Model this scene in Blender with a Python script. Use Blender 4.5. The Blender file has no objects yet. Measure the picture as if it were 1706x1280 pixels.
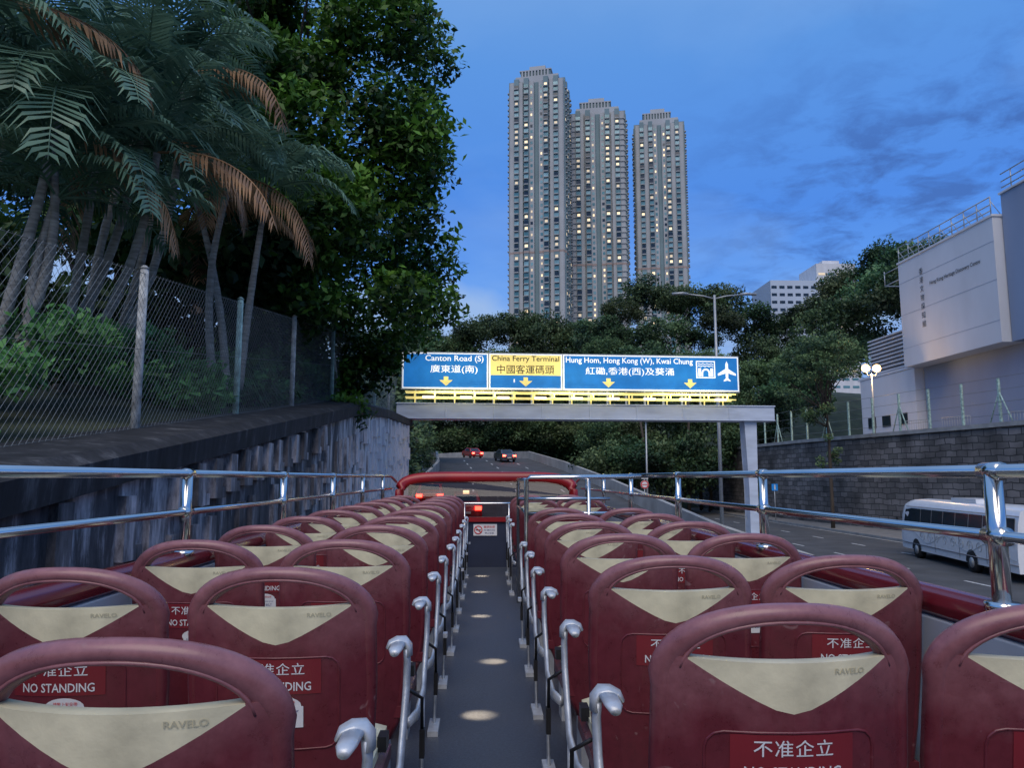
import bpy, math, random
import numpy as np
from mathutils import Vector, Matrix
random.seed(7); rng=np.random.default_rng(11)
scene=bpy.context.scene
R=math.radians
def lerp(a,b,t): return a+(b-a)*t
def interp(x,pts): return float(np.interp(x,[p[0] for p in pts],[p[1] for p in pts]))

# ---------------------------------------------------------------- materials
def new_mat(name):
    m=bpy.data.materials.new(name); m.use_nodes=True
    return m,m.node_tree,m.node_tree.nodes['Principled BSDF']
def mat(name,col,rough=.6,metal=0,var=.15,scale=6,bump=0,bscale=40,emit=None,estr=0,stretch=(1,1,1),coat=0,spec=.5):
    m,nt,b=new_mat(name)
    b.inputs['Roughness'].default_value=rough; b.inputs['Metallic'].default_value=metal
    b.inputs['Specular IOR Level'].default_value=spec
    if coat: b.inputs['Coat Weight'].default_value=coat; b.inputs['Coat Roughness'].default_value=.15
    tc=nt.nodes.new('ShaderNodeTexCoord')
    mp=nt.nodes.new('ShaderNodeMapping'); mp.inputs['Scale'].default_value=stretch
    nt.links.new(tc.outputs['Object'],mp.inputs[0])
    n=nt.nodes.new('ShaderNodeTexNoise'); n.inputs['Scale'].default_value=scale; n.inputs['Detail'].default_value=6
    nt.links.new(mp.outputs[0],n.inputs['Vector'])
    r=nt.nodes.new('ShaderNodeValToRGB')
    r.color_ramp.elements[0].position=.3; r.color_ramp.elements[1].position=.7
    r.color_ramp.elements[0].color=[max(0,c*(1-var)) for c in col]+[1]
    r.color_ramp.elements[1].color=[min(1,c*(1+var)) for c in col]+[1]
    nt.links.new(n.outputs['Fac'],r.inputs[0]); nt.links.new(r.outputs[0],b.inputs['Base Color'])
    if bump:
        n2=nt.nodes.new('ShaderNodeTexNoise'); n2.inputs['Scale'].default_value=bscale; n2.inputs['Detail'].default_value=4
        nt.links.new(tc.outputs['Object'],n2.inputs['Vector'])
        bp=nt.nodes.new('ShaderNodeBump'); bp.inputs['Strength'].default_value=bump; bp.inputs['Distance'].default_value=.02
        nt.links.new(n2.outputs['Fac'],bp.inputs['Height']); nt.links.new(bp.outputs[0],b.inputs['Normal'])
    if emit:
        b.inputs['Emission Color'].default_value=list(emit)+[1]; b.inputs['Emission Strength'].default_value=estr
    return m
def leaf_mat(name,dark,light,nscale=.5,rough=.5,toff=-.3,objvar=0):
    m,nt,b=new_mat(name)
    g=nt.nodes.new('ShaderNodeNewGeometry')
    n=nt.nodes.new('ShaderNodeTexNoise'); n.inputs['Scale'].default_value=nscale; n.inputs['Detail'].default_value=2
    nt.links.new(g.outputs['Position'],n.inputs['Vector'])
    at=nt.nodes.new('ShaderNodeAttribute'); at.attribute_name='tone'  # lit clump tops put into the leaf colour, along with paler new growth
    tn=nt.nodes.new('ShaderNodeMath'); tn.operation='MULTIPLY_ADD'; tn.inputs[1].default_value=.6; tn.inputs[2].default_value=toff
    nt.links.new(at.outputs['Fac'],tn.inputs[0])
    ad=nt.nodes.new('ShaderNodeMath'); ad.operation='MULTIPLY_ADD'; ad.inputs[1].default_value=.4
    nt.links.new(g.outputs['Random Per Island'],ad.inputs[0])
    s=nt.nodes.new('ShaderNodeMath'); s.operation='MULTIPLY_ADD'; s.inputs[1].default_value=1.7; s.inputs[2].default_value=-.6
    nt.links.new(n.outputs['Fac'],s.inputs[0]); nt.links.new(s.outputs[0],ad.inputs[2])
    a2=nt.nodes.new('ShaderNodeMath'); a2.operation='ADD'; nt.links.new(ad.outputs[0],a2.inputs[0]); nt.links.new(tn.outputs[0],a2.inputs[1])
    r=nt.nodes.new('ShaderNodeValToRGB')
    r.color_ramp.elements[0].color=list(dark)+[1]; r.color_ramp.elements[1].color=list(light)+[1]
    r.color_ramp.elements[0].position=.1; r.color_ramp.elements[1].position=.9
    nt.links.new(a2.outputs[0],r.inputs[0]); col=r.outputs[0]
    if objvar:
        oi=nt.nodes.new('ShaderNodeObjectInfo'); hs=nt.nodes.new('ShaderNodeHueSaturation')
        m1=nt.nodes.new('ShaderNodeMapRange'); m1.inputs['To Min'].default_value=.455; m1.inputs['To Max'].default_value=.535; nt.links.new(oi.outputs['Random'],m1.inputs['Value'])
        m2=nt.nodes.new('ShaderNodeMath'); m2.operation='MULTIPLY'; m2.inputs[1].default_value=7.13; nt.links.new(oi.outputs['Random'],m2.inputs[0])
        m4=nt.nodes.new('ShaderNodeMath'); m4.operation='FRACT'; nt.links.new(m2.outputs[0],m4.inputs[0])
        m3=nt.nodes.new('ShaderNodeMapRange'); m3.inputs['To Min'].default_value=.5; m3.inputs['To Max'].default_value=1.3; nt.links.new(m4.outputs[0],m3.inputs['Value'])
        nt.links.new(m1.outputs[0],hs.inputs['Hue']); nt.links.new(m3.outputs[0],hs.inputs['Value']); hs.inputs['Saturation'].default_value=.85; nt.links.new(col,hs.inputs['Color']); col=hs.outputs[0]
    nt.links.new(col,b.inputs['Base Color'])
    b.inputs['Roughness'].default_value=rough; b.inputs['Specular IOR Level'].default_value=.3
    t=nt.nodes.new('ShaderNodeBsdfTranslucent'); nt.links.new(col,t.inputs['Color'])
    mx=nt.nodes.new('ShaderNodeMixShader'); mx.inputs[0].default_value=.25
    out=nt.nodes['Material Output']
    nt.links.new(b.outputs[0],mx.inputs[1]); nt.links.new(t.outputs[0],mx.inputs[2]); nt.links.new(mx.outputs[0],out.inputs['Surface'])
    return m

M={}
def seat_plastic():
    m,nt,b=new_mat('seat_maroon')
    tc=nt.nodes.new('ShaderNodeTexCoord'); sp=nt.nodes.new('ShaderNodeSeparateXYZ'); nt.links.new(tc.outputs['Object'],sp.inputs[0])
    oi=nt.nodes.new('ShaderNodeObjectInfo'); va=nt.nodes.new('ShaderNodeVectorMath'); va.operation='ADD'
    sc2=nt.nodes.new('ShaderNodeVectorMath'); sc2.operation='SCALE'; sc2.inputs['Scale'].default_value=7.3
    nt.links.new(oi.outputs['Location'],sc2.inputs[0]); nt.links.new(tc.outputs['Object'],va.inputs[0]); nt.links.new(sc2.outputs[0],va.inputs[1])
    n=nt.nodes.new('ShaderNodeTexNoise'); n.inputs['Scale'].default_value=7; n.inputs['Detail'].default_value=9; n.inputs['Roughness'].default_value=.65
    nt.links.new(va.outputs[0],n.inputs['Vector'])
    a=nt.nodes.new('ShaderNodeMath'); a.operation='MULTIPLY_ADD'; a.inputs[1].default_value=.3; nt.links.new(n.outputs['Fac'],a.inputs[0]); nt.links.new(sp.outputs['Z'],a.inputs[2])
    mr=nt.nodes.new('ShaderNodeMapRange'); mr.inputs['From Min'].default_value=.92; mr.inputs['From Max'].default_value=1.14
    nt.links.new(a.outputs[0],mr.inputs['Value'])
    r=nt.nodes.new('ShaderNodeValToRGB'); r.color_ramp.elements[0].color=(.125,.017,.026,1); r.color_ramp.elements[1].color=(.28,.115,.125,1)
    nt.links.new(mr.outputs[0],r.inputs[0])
    n2=nt.nodes.new('ShaderNodeTexNoise'); n2.inputs['Scale'].default_value=26; n2.inputs['Detail'].default_value=10; n2.inputs['Roughness'].default_value=.75; nt.links.new(va.outputs[0],n2.inputs['Vector'])
    r2=nt.nodes.new('ShaderNodeValToRGB'); r2.color_ramp.elements[0].position=.3; r2.color_ramp.elements[1].position=.75
    r2.color_ramp.elements[0].color=(.75,.75,.75,1); r2.color_ramp.elements[1].color=(1.25,1.3,1.3,1); nt.links.new(n2.outputs['Fac'],r2.inputs[0])
    mx=nt.nodes.new('ShaderNodeMix'); mx.data_type='RGBA'; mx.blend_type='MULTIPLY'; mx.inputs[0].default_value=1
    nt.links.new(r.outputs[0],mx.inputs[6]); nt.links.new(r2.outputs[0],mx.inputs[7])
    n3=nt.nodes.new('ShaderNodeTexNoise'); n3.inputs['Scale'].default_value=11; n3.inputs['Detail'].default_value=3; n3.inputs['Distortion'].default_value=2.5; nt.links.new(va.outputs[0],n3.inputs['Vector'])
    r3=nt.nodes.new('ShaderNodeValToRGB'); r3.color_ramp.elements[0].position=.68; r3.color_ramp.elements[1].position=.75; r3.color_ramp.elements[1].color=(.45,.45,.45,1); nt.links.new(n3.outputs['Fac'],r3.inputs[0])
    mx2=nt.nodes.new('ShaderNodeMix'); mx2.data_type='RGBA'; nt.links.new(r3.outputs[0],mx2.inputs[0]); nt.links.new(mx.outputs[2],mx2.inputs[6]); mx2.inputs[7].default_value=(.32,.2,.2,1)
    nt.links.new(mx2.outputs[2],b.inputs['Base Color'])
    rr=nt.nodes.new('ShaderNodeMapRange'); rr.inputs['From Min'].default_value=.3; rr.inputs['From Max'].default_value=.7; rr.inputs['To Min'].default_value=.2; rr.inputs['To Max'].default_value=.5; nt.links.new(n2.outputs['Fac'],rr.inputs['Value']); nt.links.new(rr.outputs[0],b.inputs['Roughness'])
    b.inputs['Coat Weight'].default_value=.15; b.inputs['Coat Roughness'].default_value=.25
    bp=nt.nodes.new('ShaderNodeBump'); bp.inputs['Strength'].default_value=.12; bp.inputs['Distance'].default_value=.01; nt.links.new(n.outputs['Fac'],bp.inputs['Height']); nt.links.new(bp.outputs[0],b.inputs['Normal'])
    return m
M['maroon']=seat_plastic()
M['cream']=mat('seat_cream',(.68,.62,.42),.5,var=.24,scale=9,bump=.08)
M['creamem']=mat('seat_emboss',(.5,.46,.31),.5,var=.05)
M['alu']=mat('cast_aluminium',(.55,.58,.62),.42,.35,var=.2,scale=20,bump=.1)
M['black']=mat('black_rubber',(.012,.012,.014),.5)
M['red_st']=mat('sticker_red',(.2,.018,.026),.35,var=.1)
M['white_st']=mat('sticker_white',(.7,.7,.72),.4,var=.06)
M['ink']=mat('ink_blue',(.05,.06,.2),.5)
M['inkred']=mat('ink_red',(.6,.03,.03),.5)
M['chrome']=mat('chrome',(.72,.7,.68),.17,1,var=.1,scale=3)
M['busred']=mat('bus_red_paint',(.17,.01,.018),.25,coat=.6,var=.1,scale=2)
M['busredl']=mat('bus_red_frame',(.3,.006,.008),.35,coat=.15,var=.25,scale=2)
M['panelg']=mat('grey_panel',(.4,.42,.45),.5,var=.12,scale=3)
M['floor']=mat('deck_floor',(.055,.064,.085),.4,var=.3,scale=70,bump=.2,bscale=250)
M['navy']=mat('navy_panel',(.02,.028,.06),.45)
M['asphalt']=mat('asphalt',(.07,.07,.072),.85,var=.3,scale=.7,bump=.3,bscale=60)
M['concrete']=mat('concrete',(.3,.3,.29),.8,var=.25,scale=1.5,bump=.2)
M['parapet']=mat('parapet_concrete',(.36,.35,.33),.8,var=.25,scale=.6)
M['paving']=mat('paving',(.2,.19,.18),.85,var=.2,scale=2)
M['paint']=mat('road_paint',(.6,.6,.58),.6,var=.25,scale=5)
M['ground']=mat('ground_soil',(.035,.045,.022),.95,var=.5,scale=.6,bump=.3,bscale=4)
M['bark']=mat('bark',(.06,.048,.038),.9,var=.4,scale=6,stretch=(1,1,.3),bump=.5,bscale=20)
M['palmbark']=mat('palm_bark',(.3,.28,.25),.85,var=.4,scale=5,stretch=(1,1,5),bump=.3,bscale=20)
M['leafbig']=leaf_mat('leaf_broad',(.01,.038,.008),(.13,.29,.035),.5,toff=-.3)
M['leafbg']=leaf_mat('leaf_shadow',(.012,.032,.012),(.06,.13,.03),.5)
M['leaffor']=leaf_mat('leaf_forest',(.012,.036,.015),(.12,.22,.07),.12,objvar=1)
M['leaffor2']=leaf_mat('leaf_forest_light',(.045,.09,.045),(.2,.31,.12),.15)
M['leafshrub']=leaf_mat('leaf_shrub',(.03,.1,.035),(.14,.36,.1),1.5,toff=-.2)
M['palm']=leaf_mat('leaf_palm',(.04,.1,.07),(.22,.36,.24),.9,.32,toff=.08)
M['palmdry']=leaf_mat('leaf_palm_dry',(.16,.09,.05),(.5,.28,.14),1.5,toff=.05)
M['galv']=mat('galvanised',(.42,.44,.45),.5,.5,var=.15,scale=10)
M['wire']=mat('fence_wire',(.2,.21,.21),.5,.5,var=.2,scale=3)
M['postg']=mat('post_green',(.33,.47,.42),.7,var=.45,scale=8)
M['postw']=mat('post_grey',(.42,.43,.42),.8,var=.5,scale=9)
M['signblue']=mat('sign_blue',(.008,.115,.36),.45,var=.2,scale=2.5,emit=(.006,.15,.46),estr=.6)  # emission in these sign colours stands in for floodlighting on the panels
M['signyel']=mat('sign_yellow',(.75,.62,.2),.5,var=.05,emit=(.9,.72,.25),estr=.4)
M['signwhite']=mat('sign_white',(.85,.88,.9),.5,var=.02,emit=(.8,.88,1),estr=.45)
M['signblk']=mat('sign_black',(.012,.012,.012),.5)
M['gantry']=mat('gantry_grey',(.5,.57,.69),.5,var=.16,scale=.9,stretch=(1,1,4))
M['lampyel']=mat('walkway_lit',(.8,.7,.25),.5,emit=(1,.8,.25),estr=.5)
M['teal']=mat('glass_teal',(.09,.22,.25),.15,.1,var=.35,scale=.15)
M['teal2']=mat('glass_teal_light',(.19,.34,.37),.2,.1,var=.3,scale=.15)
M['darkglass']=mat('glass_dark',(.025,.04,.055),.12,.2)
M['litwin']=mat('window_lit',(.8,.6,.35),.6,emit=(1,.76,.45),estr=1.15)
M['litwin2']=mat('window_lit_dim',(.6,.5,.35),.6,emit=(.95,.75,.48),estr=.5)
M['towera']=mat('tower_wall',(.38,.4,.42),.8,var=.12,scale=.08)
M['towerb']=mat('tower_wall_dark',(.17,.25,.28),.8,var=.12,scale=.08)
M['towerc']=mat('tower_band',(.34,.27,.25),.8)
M['bwhite']=mat('building_white',(.62,.63,.66),.75,var=.1,scale=.35,stretch=(1,1,.4))
M['bblue']=mat('building_bluegrey',(.26,.31,.42),.75,var=.1,scale=.35,stretch=(1,1,.4))
M['bdist']=mat('building_distant',(.45,.52,.62),.8,var=.1,scale=.05)
M['louver']=mat('louver',(.2,.21,.24),.6,.3)
M['minib']=mat('minibus_white',(.76,.78,.81),.3,coat=.5,var=.05)
M['tyre']=mat('tyre',(.015,.015,.016),.8)
M['tail']=mat('tail_lamp',(.6,.02,.02),.3,emit=(1,.05,.03),estr=18)
M['head']=mat('roof_lamp',(.8,.7,.4),.3,emit=(1,.8,.45),estr=3)
M['globe']=mat('lamp_globe',(.9,.7,.3),.3,emit=(1,.55,.17),estr=9)
M['carred']=mat('car_red',(.3,.02,.02),.25,coat=.7)
M['carsil']=mat('car_silver',(.12,.125,.14),.25,.5,coat=.7)

def stone_mat():
    m,nt,b=new_mat('stone_blocks')
    tc=nt.nodes.new('ShaderNodeTexCoord'); sp=nt.nodes.new('ShaderNodeSeparateXYZ'); cb=nt.nodes.new('ShaderNodeCombineXYZ')
    nt.links.new(tc.outputs['Object'],sp.inputs[0]); nt.links.new(sp.outputs['Y'],cb.inputs[0]); nt.links.new(sp.outputs['Z'],cb.inputs[1])
    n0=nt.nodes.new('ShaderNodeTexNoise'); n0.inputs['Scale'].default_value=1.2; nt.links.new(tc.outputs['Object'],n0.inputs['Vector'])
    ds=nt.nodes.new('ShaderNodeVectorMath'); ds.operation='SCALE'; ds.inputs['Scale'].default_value=.25; nt.links.new(n0.outputs['Color'],ds.inputs[0])
    ad=nt.nodes.new('ShaderNodeVectorMath'); ad.operation='ADD'; nt.links.new(cb.outputs[0],ad.inputs[0]); nt.links.new(ds.outputs[0],ad.inputs[1])
    br=nt.nodes.new('ShaderNodeTexBrick'); br.inputs['Scale'].default_value=1; br.inputs['Brick Width'].default_value=.85; br.inputs['Row Height'].default_value=.38
    br.inputs['Mortar Size'].default_value=.03; br.inputs['Color1'].default_value=(.1,.095,.09,1); br.inputs['Color2'].default_value=(.22,.2,.19,1); br.inputs['Mortar'].default_value=(.05,.05,.05,1)
    nt.links.new(ad.outputs[0],br.inputs['Vector'])
    n=nt.nodes.new('ShaderNodeTexNoise'); n.inputs['Scale'].default_value=.5; n.inputs['Detail'].default_value=8; nt.links.new(tc.outputs['Object'],n.inputs['Vector'])
    r=nt.nodes.new('ShaderNodeValToRGB'); r.color_ramp.elements[0].position=.35; r.color_ramp.elements[1].position=.65
    r.color_ramp.elements[0].color=(.5,.5,.5,1); r.color_ramp.elements[1].color=(1.2,1.2,1.2,1); nt.links.new(n.outputs['Fac'],r.inputs[0])
    mx=nt.nodes.new('ShaderNodeMix'); mx.data_type='RGBA'; mx.blend_type='MULTIPLY'; mx.inputs[0].default_value=1
    nt.links.new(br.outputs['Color'],mx.inputs[6]); nt.links.new(r.outputs[0],mx.inputs[7]); nt.links.new(mx.outputs[2],b.inputs['Base Color'])
    bp=nt.nodes.new('ShaderNodeBump'); bp.inputs['Strength'].default_value=.6; bp.inputs['Distance'].default_value=.05; bp.invert=True
    nt.links.new(br.outputs['Fac'],bp.inputs['Height']); nt.links.new(bp.outputs[0],b.inputs['Normal']); b.inputs['Roughness'].default_value=.9
    return m
M['stone']=stone_mat()
def stained(name,base,dark,light,thr=.5,lp=.68,sc=1.6,grad=False):
    m,nt,b=new_mat(name)
    tc=nt.nodes.new('ShaderNodeTexCoord')
    mp=nt.nodes.new('ShaderNodeMapping'); mp.inputs['Scale'].default_value=(1,1.4,.3); nt.links.new(tc.outputs['Object'],mp.inputs[0])
    n=nt.nodes.new('ShaderNodeTexNoise'); n.inputs['Scale'].default_value=sc; n.inputs['Detail'].default_value=9; n.inputs['Roughness'].default_value=.72; nt.links.new(mp.outputs[0],n.inputs['Vector'])
    r=nt.nodes.new('ShaderNodeValToRGB'); e=r.color_ramp.elements
    e[0].position=.36; e[0].color=list(dark)+[1]; e[1].position=lp; e[1].color=list(light)+[1]; x=e.new(thr); x.color=list(base)+[1]
    src=n.outputs['Fac']
    if grad:  # pale far-end staining, brightened further in colour to offset the tree's shade
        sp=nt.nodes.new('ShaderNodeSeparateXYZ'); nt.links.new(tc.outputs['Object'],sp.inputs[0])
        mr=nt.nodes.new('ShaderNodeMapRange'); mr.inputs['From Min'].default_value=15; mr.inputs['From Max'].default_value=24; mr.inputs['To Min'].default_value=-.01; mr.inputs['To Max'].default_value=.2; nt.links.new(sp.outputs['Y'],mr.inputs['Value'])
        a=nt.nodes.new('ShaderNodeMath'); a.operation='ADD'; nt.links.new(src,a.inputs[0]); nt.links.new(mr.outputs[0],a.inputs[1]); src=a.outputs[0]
    nt.links.new(src,r.inputs[0]); nt.links.new(r.outputs[0],b.inputs['Base Color']); b.inputs['Roughness'].default_value=.85
    return m
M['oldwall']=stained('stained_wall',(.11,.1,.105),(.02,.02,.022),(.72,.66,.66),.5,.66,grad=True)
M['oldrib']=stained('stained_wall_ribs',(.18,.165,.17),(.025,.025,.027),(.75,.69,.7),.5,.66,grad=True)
M['cap']=stained('stained_cap',(.03,.03,.034),(.01,.01,.011),(.13,.13,.135),.55,.7,3)
def glass_mat():
    m,nt,b=new_mat('tinted_glass')
    out=nt.nodes['Material Output']; t=nt.nodes.new('ShaderNodeBsdfTransparent'); t.inputs[0].default_value=(.5,.38,.36,1)
    g=nt.nodes.new('ShaderNodeBsdfGlossy'); g.inputs['Roughness'].default_value=.03
    mx=nt.nodes.new('ShaderNodeMixShader'); mx.inputs[0].default_value=.04
    nt.links.new(t.outputs[0],mx.inputs[1]); nt.links.new(g.outputs[0],mx.inputs[2]); nt.links.new(mx.outputs[0],out.inputs['Surface'])
    return m
M['glass']=glass_mat()

# ---------------------------------------------------------------- mesh builder
class MB:
    def __init__(s): s.v=[]; s.f=[]; s.m=[]; s.mats=[]; s.sm=[]
    def mi(s,k):
        if k not in s.mats: s.mats.append(k)
        return s.mats.index(k)
    def geo(s,vs,fs,k,smooth=False):
        o=len(s.v); s.v+= [tuple(v) for v in vs]; i=s.mi(k)
        for f in fs: s.f.append([a+o for a in f]); s.m.append(i); s.sm.append(smooth)
    def box(s,c,d,k,rz=0,rx=0,taper=1,ry=0):
        x,y,z=[a/2 for a in d]; vs=[]
        for sz in (-1,1):
            t=taper if sz>0 else 1
            for sx,sy in ((-1,-1),(1,-1),(1,1),(-1,1)): vs.append(Vector((sx*x*t,sy*y*t,sz*z)))
        m=Matrix.Rotation(rz,3,'Z')@Matrix.Rotation(rx,3,'X')@Matrix.Rotation(ry,3,'Y'); c=Vector(c)
        vs=[m@v+c for v in vs]
        s.geo(vs,[(3,2,1,0),(4,5,6,7),(0,1,5,4),(1,2,6,5),(2,3,7,6),(3,0,4,7)],k)
    def tube(s,pts,r,k,n=8,r2=None,cap=True,up=(0,0,1)):
        pts=[Vector(p) for p in pts]; N=len(pts); rs=r if isinstance(r,(list,tuple)) else [r]*N
        vs=[];up=Vector(up)
        for i,p in enumerate(pts):
            t=(pts[min(i+1,N-1)]-pts[max(i-1,0)]).normalized()
            u=up if abs(t.dot(up))<.95 else Vector((0,1,0)) if abs(t.y)<.9 else Vector((1,0,0))
            a=t.cross(u).normalized(); b=a.cross(t).normalized()
            for j in range(n):
                th=2*math.pi*j/n; vs.append(p+a*math.cos(th)*rs[i]+b*math.sin(th)*(rs[i] if r2 is None else r2))
        fs=[(i*n+j,i*n+(j+1)%n,(i+1)*n+(j+1)%n,(i+1)*n+j) for i in range(N-1) for j in range(n)]
        if cap: fs+= [tuple(range(n))[::-1],tuple((N-1)*n+j for j in range(n))]
        s.geo(vs,fs,k,True)
    def quad(s,a,b,c,d,k): s.geo([a,b,c,d],[(0,1,2,3)],k)
    def strip(s,A,B,k,smooth=False):
        n=len(A); s.geo(list(A)+list(B),[(i,i+1,n+i+1,n+i) for i in range(n-1)],k,smooth)
    def prism(s,poly,axis_fn,d0,d1,k):
        n=len(poly); vs=[axis_fn(p,d0) for p in poly]+[axis_fn(p,d1) for p in poly]
        s.geo(vs,[tuple(range(n)),tuple(range(2*n-1,n-1,-1))]+[(i,(i+1)%n,n+(i+1)%n,n+i) for i in range(n)],k)
    def cyl(s,p0,p1,r,k,n=16): s.tube([p0,p1],r,k,n)
    def mesh(s,name):
        me=bpy.data.meshes.new(name); me.from_pydata(s.v,[],s.f)
        for k in s.mats: me.materials.append(M[k])
        me.polygons.foreach_set('material_index',s.m); me.polygons.foreach_set('use_smooth',s.sm); me.update(); return me
    def obj(s,name,parent=None,loc=(0,0,0),rot=(0,0,0),bevel=0):
        o=bpy.data.objects.new(name,s.mesh(name)); scene.collection.objects.link(o); o.location=loc; o.rotation_euler=rot
        if parent: o.parent=parent
        if bevel:
            b=o.modifiers.new('bevel','BEVEL'); b.width=bevel; b.segments=2; b.limit_method='ANGLE'
        return o
def empty(name,loc=(0,0,0),rot=(0,0,0)):
    o=bpy.data.objects.new(name,None); scene.collection.objects.link(o); o.location=loc; o.rotation_euler=rot; return o
def inst(name,me,loc,rot=(0,0,0),sc=(1,1,1),parent=None):
    o=bpy.data.objects.new(name,me); scene.collection.objects.link(o); o.location=loc; o.rotation_euler=rot; o.scale=sc
    if parent: o.parent=parent
    return o
_tc={}
def text_geo(body,w=None,h=None,bold=0.0,res=3,spacing=1.0):
    key=(body,bold,res,spacing)
    if key not in _tc:
        c=bpy.data.curves.new('t','FONT'); c.body=body; c.offset=bold; c.resolution_u=res; c.space_character=spacing
        o=bpy.data.objects.new('t',c); scene.collection.objects.link(o)
        dg=bpy.context.evaluated_depsgraph_get(); me=bpy.data.meshes.new_from_object(o.evaluated_get(dg))
        V=[(v.co.x,v.co.y) for v in me.vertices]; F=[tuple(p.vertices) for p in me.polygons]
        bpy.data.objects.remove(o); bpy.data.curves.remove(c); bpy.data.meshes.remove(me)
        _tc[key]=(V,F)
    V,F=_tc[key]
    if not V: return [],[]
    xs=[v[0] for v in V]; ys=[v[1] for v in V]; x0,x1,y0,y1=min(xs),max(xs),min(ys),max(ys)
    sy=(h/(y1-y0)) if h else (w/(x1-x0)); sx=(w/(x1-x0)) if w else sy
    return [((x-(x0+x1)/2)*sx,(y-(y0+y1)/2)*sy) for x,y in V],F
def put_text(mb,body,fn,k,**kw):
    V,F=text_geo(body,**kw)
    if V: mb.geo([fn(x,y) for x,y in V],F,k)

def fast_mesh(name,verts,nper,mats,lit_tone=None):
    me=bpy.data.meshes.new(name); n=len(verts); nf=n//nper
    me.vertices.add(n); me.vertices.foreach_set('co',np.asarray(verts,dtype=np.float32).ravel())
    me.loops.add(n); me.loops.foreach_set('vertex_index',np.arange(n,dtype=np.int32))
    me.polygons.add(nf); me.polygons.foreach_set('loop_start',np.arange(0,n,nper,dtype=np.int32))
    for k in mats: me.materials.append(M[k])
    me.update(calc_edges=True)
    if lit_tone is not None:
        at=me.attributes.new('tone','FLOAT','FACE'); at.data.foreach_set('value',np.asarray(lit_tone,dtype=np.float32))
    return me
def leaf_quads(C,size,wr=.5,flat=.75):
    n=len(C); t=rng.normal(size=(n,3))*.75; t[:,2]+=flat*1.1; t[:,1]-=.35; t/=np.linalg.norm(t,axis=1)[:,None]
    a=rng.normal(size=(n,3)); a=np.cross(a,t); a[:,2]-=.15; a/=np.linalg.norm(a,axis=1)[:,None]
    b=np.cross(a,t); b/=np.linalg.norm(b,axis=1)[:,None]
    L=(size*rng.uniform(.65,1.35,n))[:,None]; W=L*wr
    V=np.stack([C-a*L/2,C+b*W/2+a*L*.05,C+a*L/2-t*L*.12,C-b*W/2+a*L*.05],axis=1); return V.reshape(-1,3)
def clump_points(clumps,n_per):
    out=[];tn=[]
    for (c,r) in clumps:
        n=int(n_per*np.prod(r)**(2/3)) if hasattr(r,'__len__') else int(n_per*r*r)
        r3=np.array(r if hasattr(r,'__len__') else (r,r,r*.75))
        d=rng.normal(size=(n,3)); d/=np.linalg.norm(d,axis=1)[:,None]
        ph=rng.uniform(0,6.28,3)
        bump=1+.25*np.sin(d[:,0]*6+ph[0])*np.sin(d[:,1]*6+ph[1])+.18*np.sin(d[:,2]*9+ph[2])
        u=rng.uniform(.0,1.0,n)**.45; rad=(.35+.7*u)*bump
        out.append(np.array(c)+d*rad[:,None]*r3); tn.append(np.clip(rad*(.45+.55*d[:,2])+rng.normal()*.12,0,1.1))  # second list rises upward and outward, painting clump tops as lit
    return np.concatenate(out),np.concatenate(tn)
def leaf_obj(name,clumps,n_per,size,k,parent=None,wr=.5):
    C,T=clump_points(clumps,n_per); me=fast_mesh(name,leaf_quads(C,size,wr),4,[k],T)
    o=bpy.data.objects.new(name,me); scene.collection.objects.link(o)
    if parent: o.parent=parent
    return o

# ---------------------------------------------------------------- world + sun + camera
w=bpy.data.worlds.new('World'); scene.world=w; w.use_nodes=True; nt=w.node_tree; bg=nt.nodes['Background']
sky=nt.nodes.new('ShaderNodeTexSky'); sky.sky_type='NISHITA'; sky.sun_disc=False; sky.sun_elevation=R(3); sky.sun_rotation=R(190)
sc=nt.nodes.new('ShaderNodeMix'); sc.data_type='RGBA'; sc.blend_type='MULTIPLY'; sc.inputs[0].default_value=1; sc.inputs[7].default_value=(.05,.05,.05,1)
nt.links.new(sky.outputs[0],sc.inputs[6])
tc=nt.nodes.new('ShaderNodeTexCoord'); sp=nt.nodes.new('ShaderNodeSeparateXYZ'); nt.links.new(tc.outputs['Generated'],sp.inputs[0])
gr=nt.nodes.new('ShaderNodeValToRGB'); e=gr.color_ramp.elements
e[0].position=0; e[0].color=(.3,.52,.92,1); e[1].position=1; e[1].color=(.24,.42,.8,1)
for p,c in ((.2,(.145,.39,.98)),(.33,(.085,.28,.86)),(.5,(.115,.33,.82)),(.62,(.19,.4,.8))): x=e.new(p); x.color=c+(1,)
nt.links.new(sp.outputs['Z'],gr.inputs[0])
mz=nt.nodes.new('ShaderNodeMath'); mz.operation='ADD'; mz.inputs[1].default_value=.12; nt.links.new(sp.outputs['Z'],mz.inputs[0])
dv=nt.nodes.new('ShaderNodeVectorMath'); dv.operation='DIVIDE'; nt.links.new(tc.outputs['Generated'],dv.inputs[0]); 
cmb=nt.nodes.new('ShaderNodeCombineXYZ'); 
for i in range(3): nt.links.new(mz.outputs[0],cmb.inputs[i])
nt.links.new(cmb.outputs[0],dv.inputs[1])
mp=nt.nodes.new('ShaderNodeMapping'); mp.inputs['Scale'].default_value=(2.4,2.6,1); mp.inputs['Rotation'].default_value=(0,0,R(25)); nt.links.new(dv.outputs[0],mp.inputs[0])
n1=nt.nodes.new('ShaderNodeTexNoise'); n1.inputs['Scale'].default_value=2.8; n1.inputs['Detail'].default_value=9; n1.inputs['Roughness'].default_value=.62; n1.inputs['Distortion'].default_value=.3; nt.links.new(mp.outputs[0],n1.inputs['Vector'])
cr=nt.nodes.new('ShaderNodeValToRGB'); cr.color_ramp.elements[0].position=.44; cr.color_ramp.elements[1].position=.62; nt.links.new(n1.outputs['Fac'],cr.inputs[0])
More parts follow.
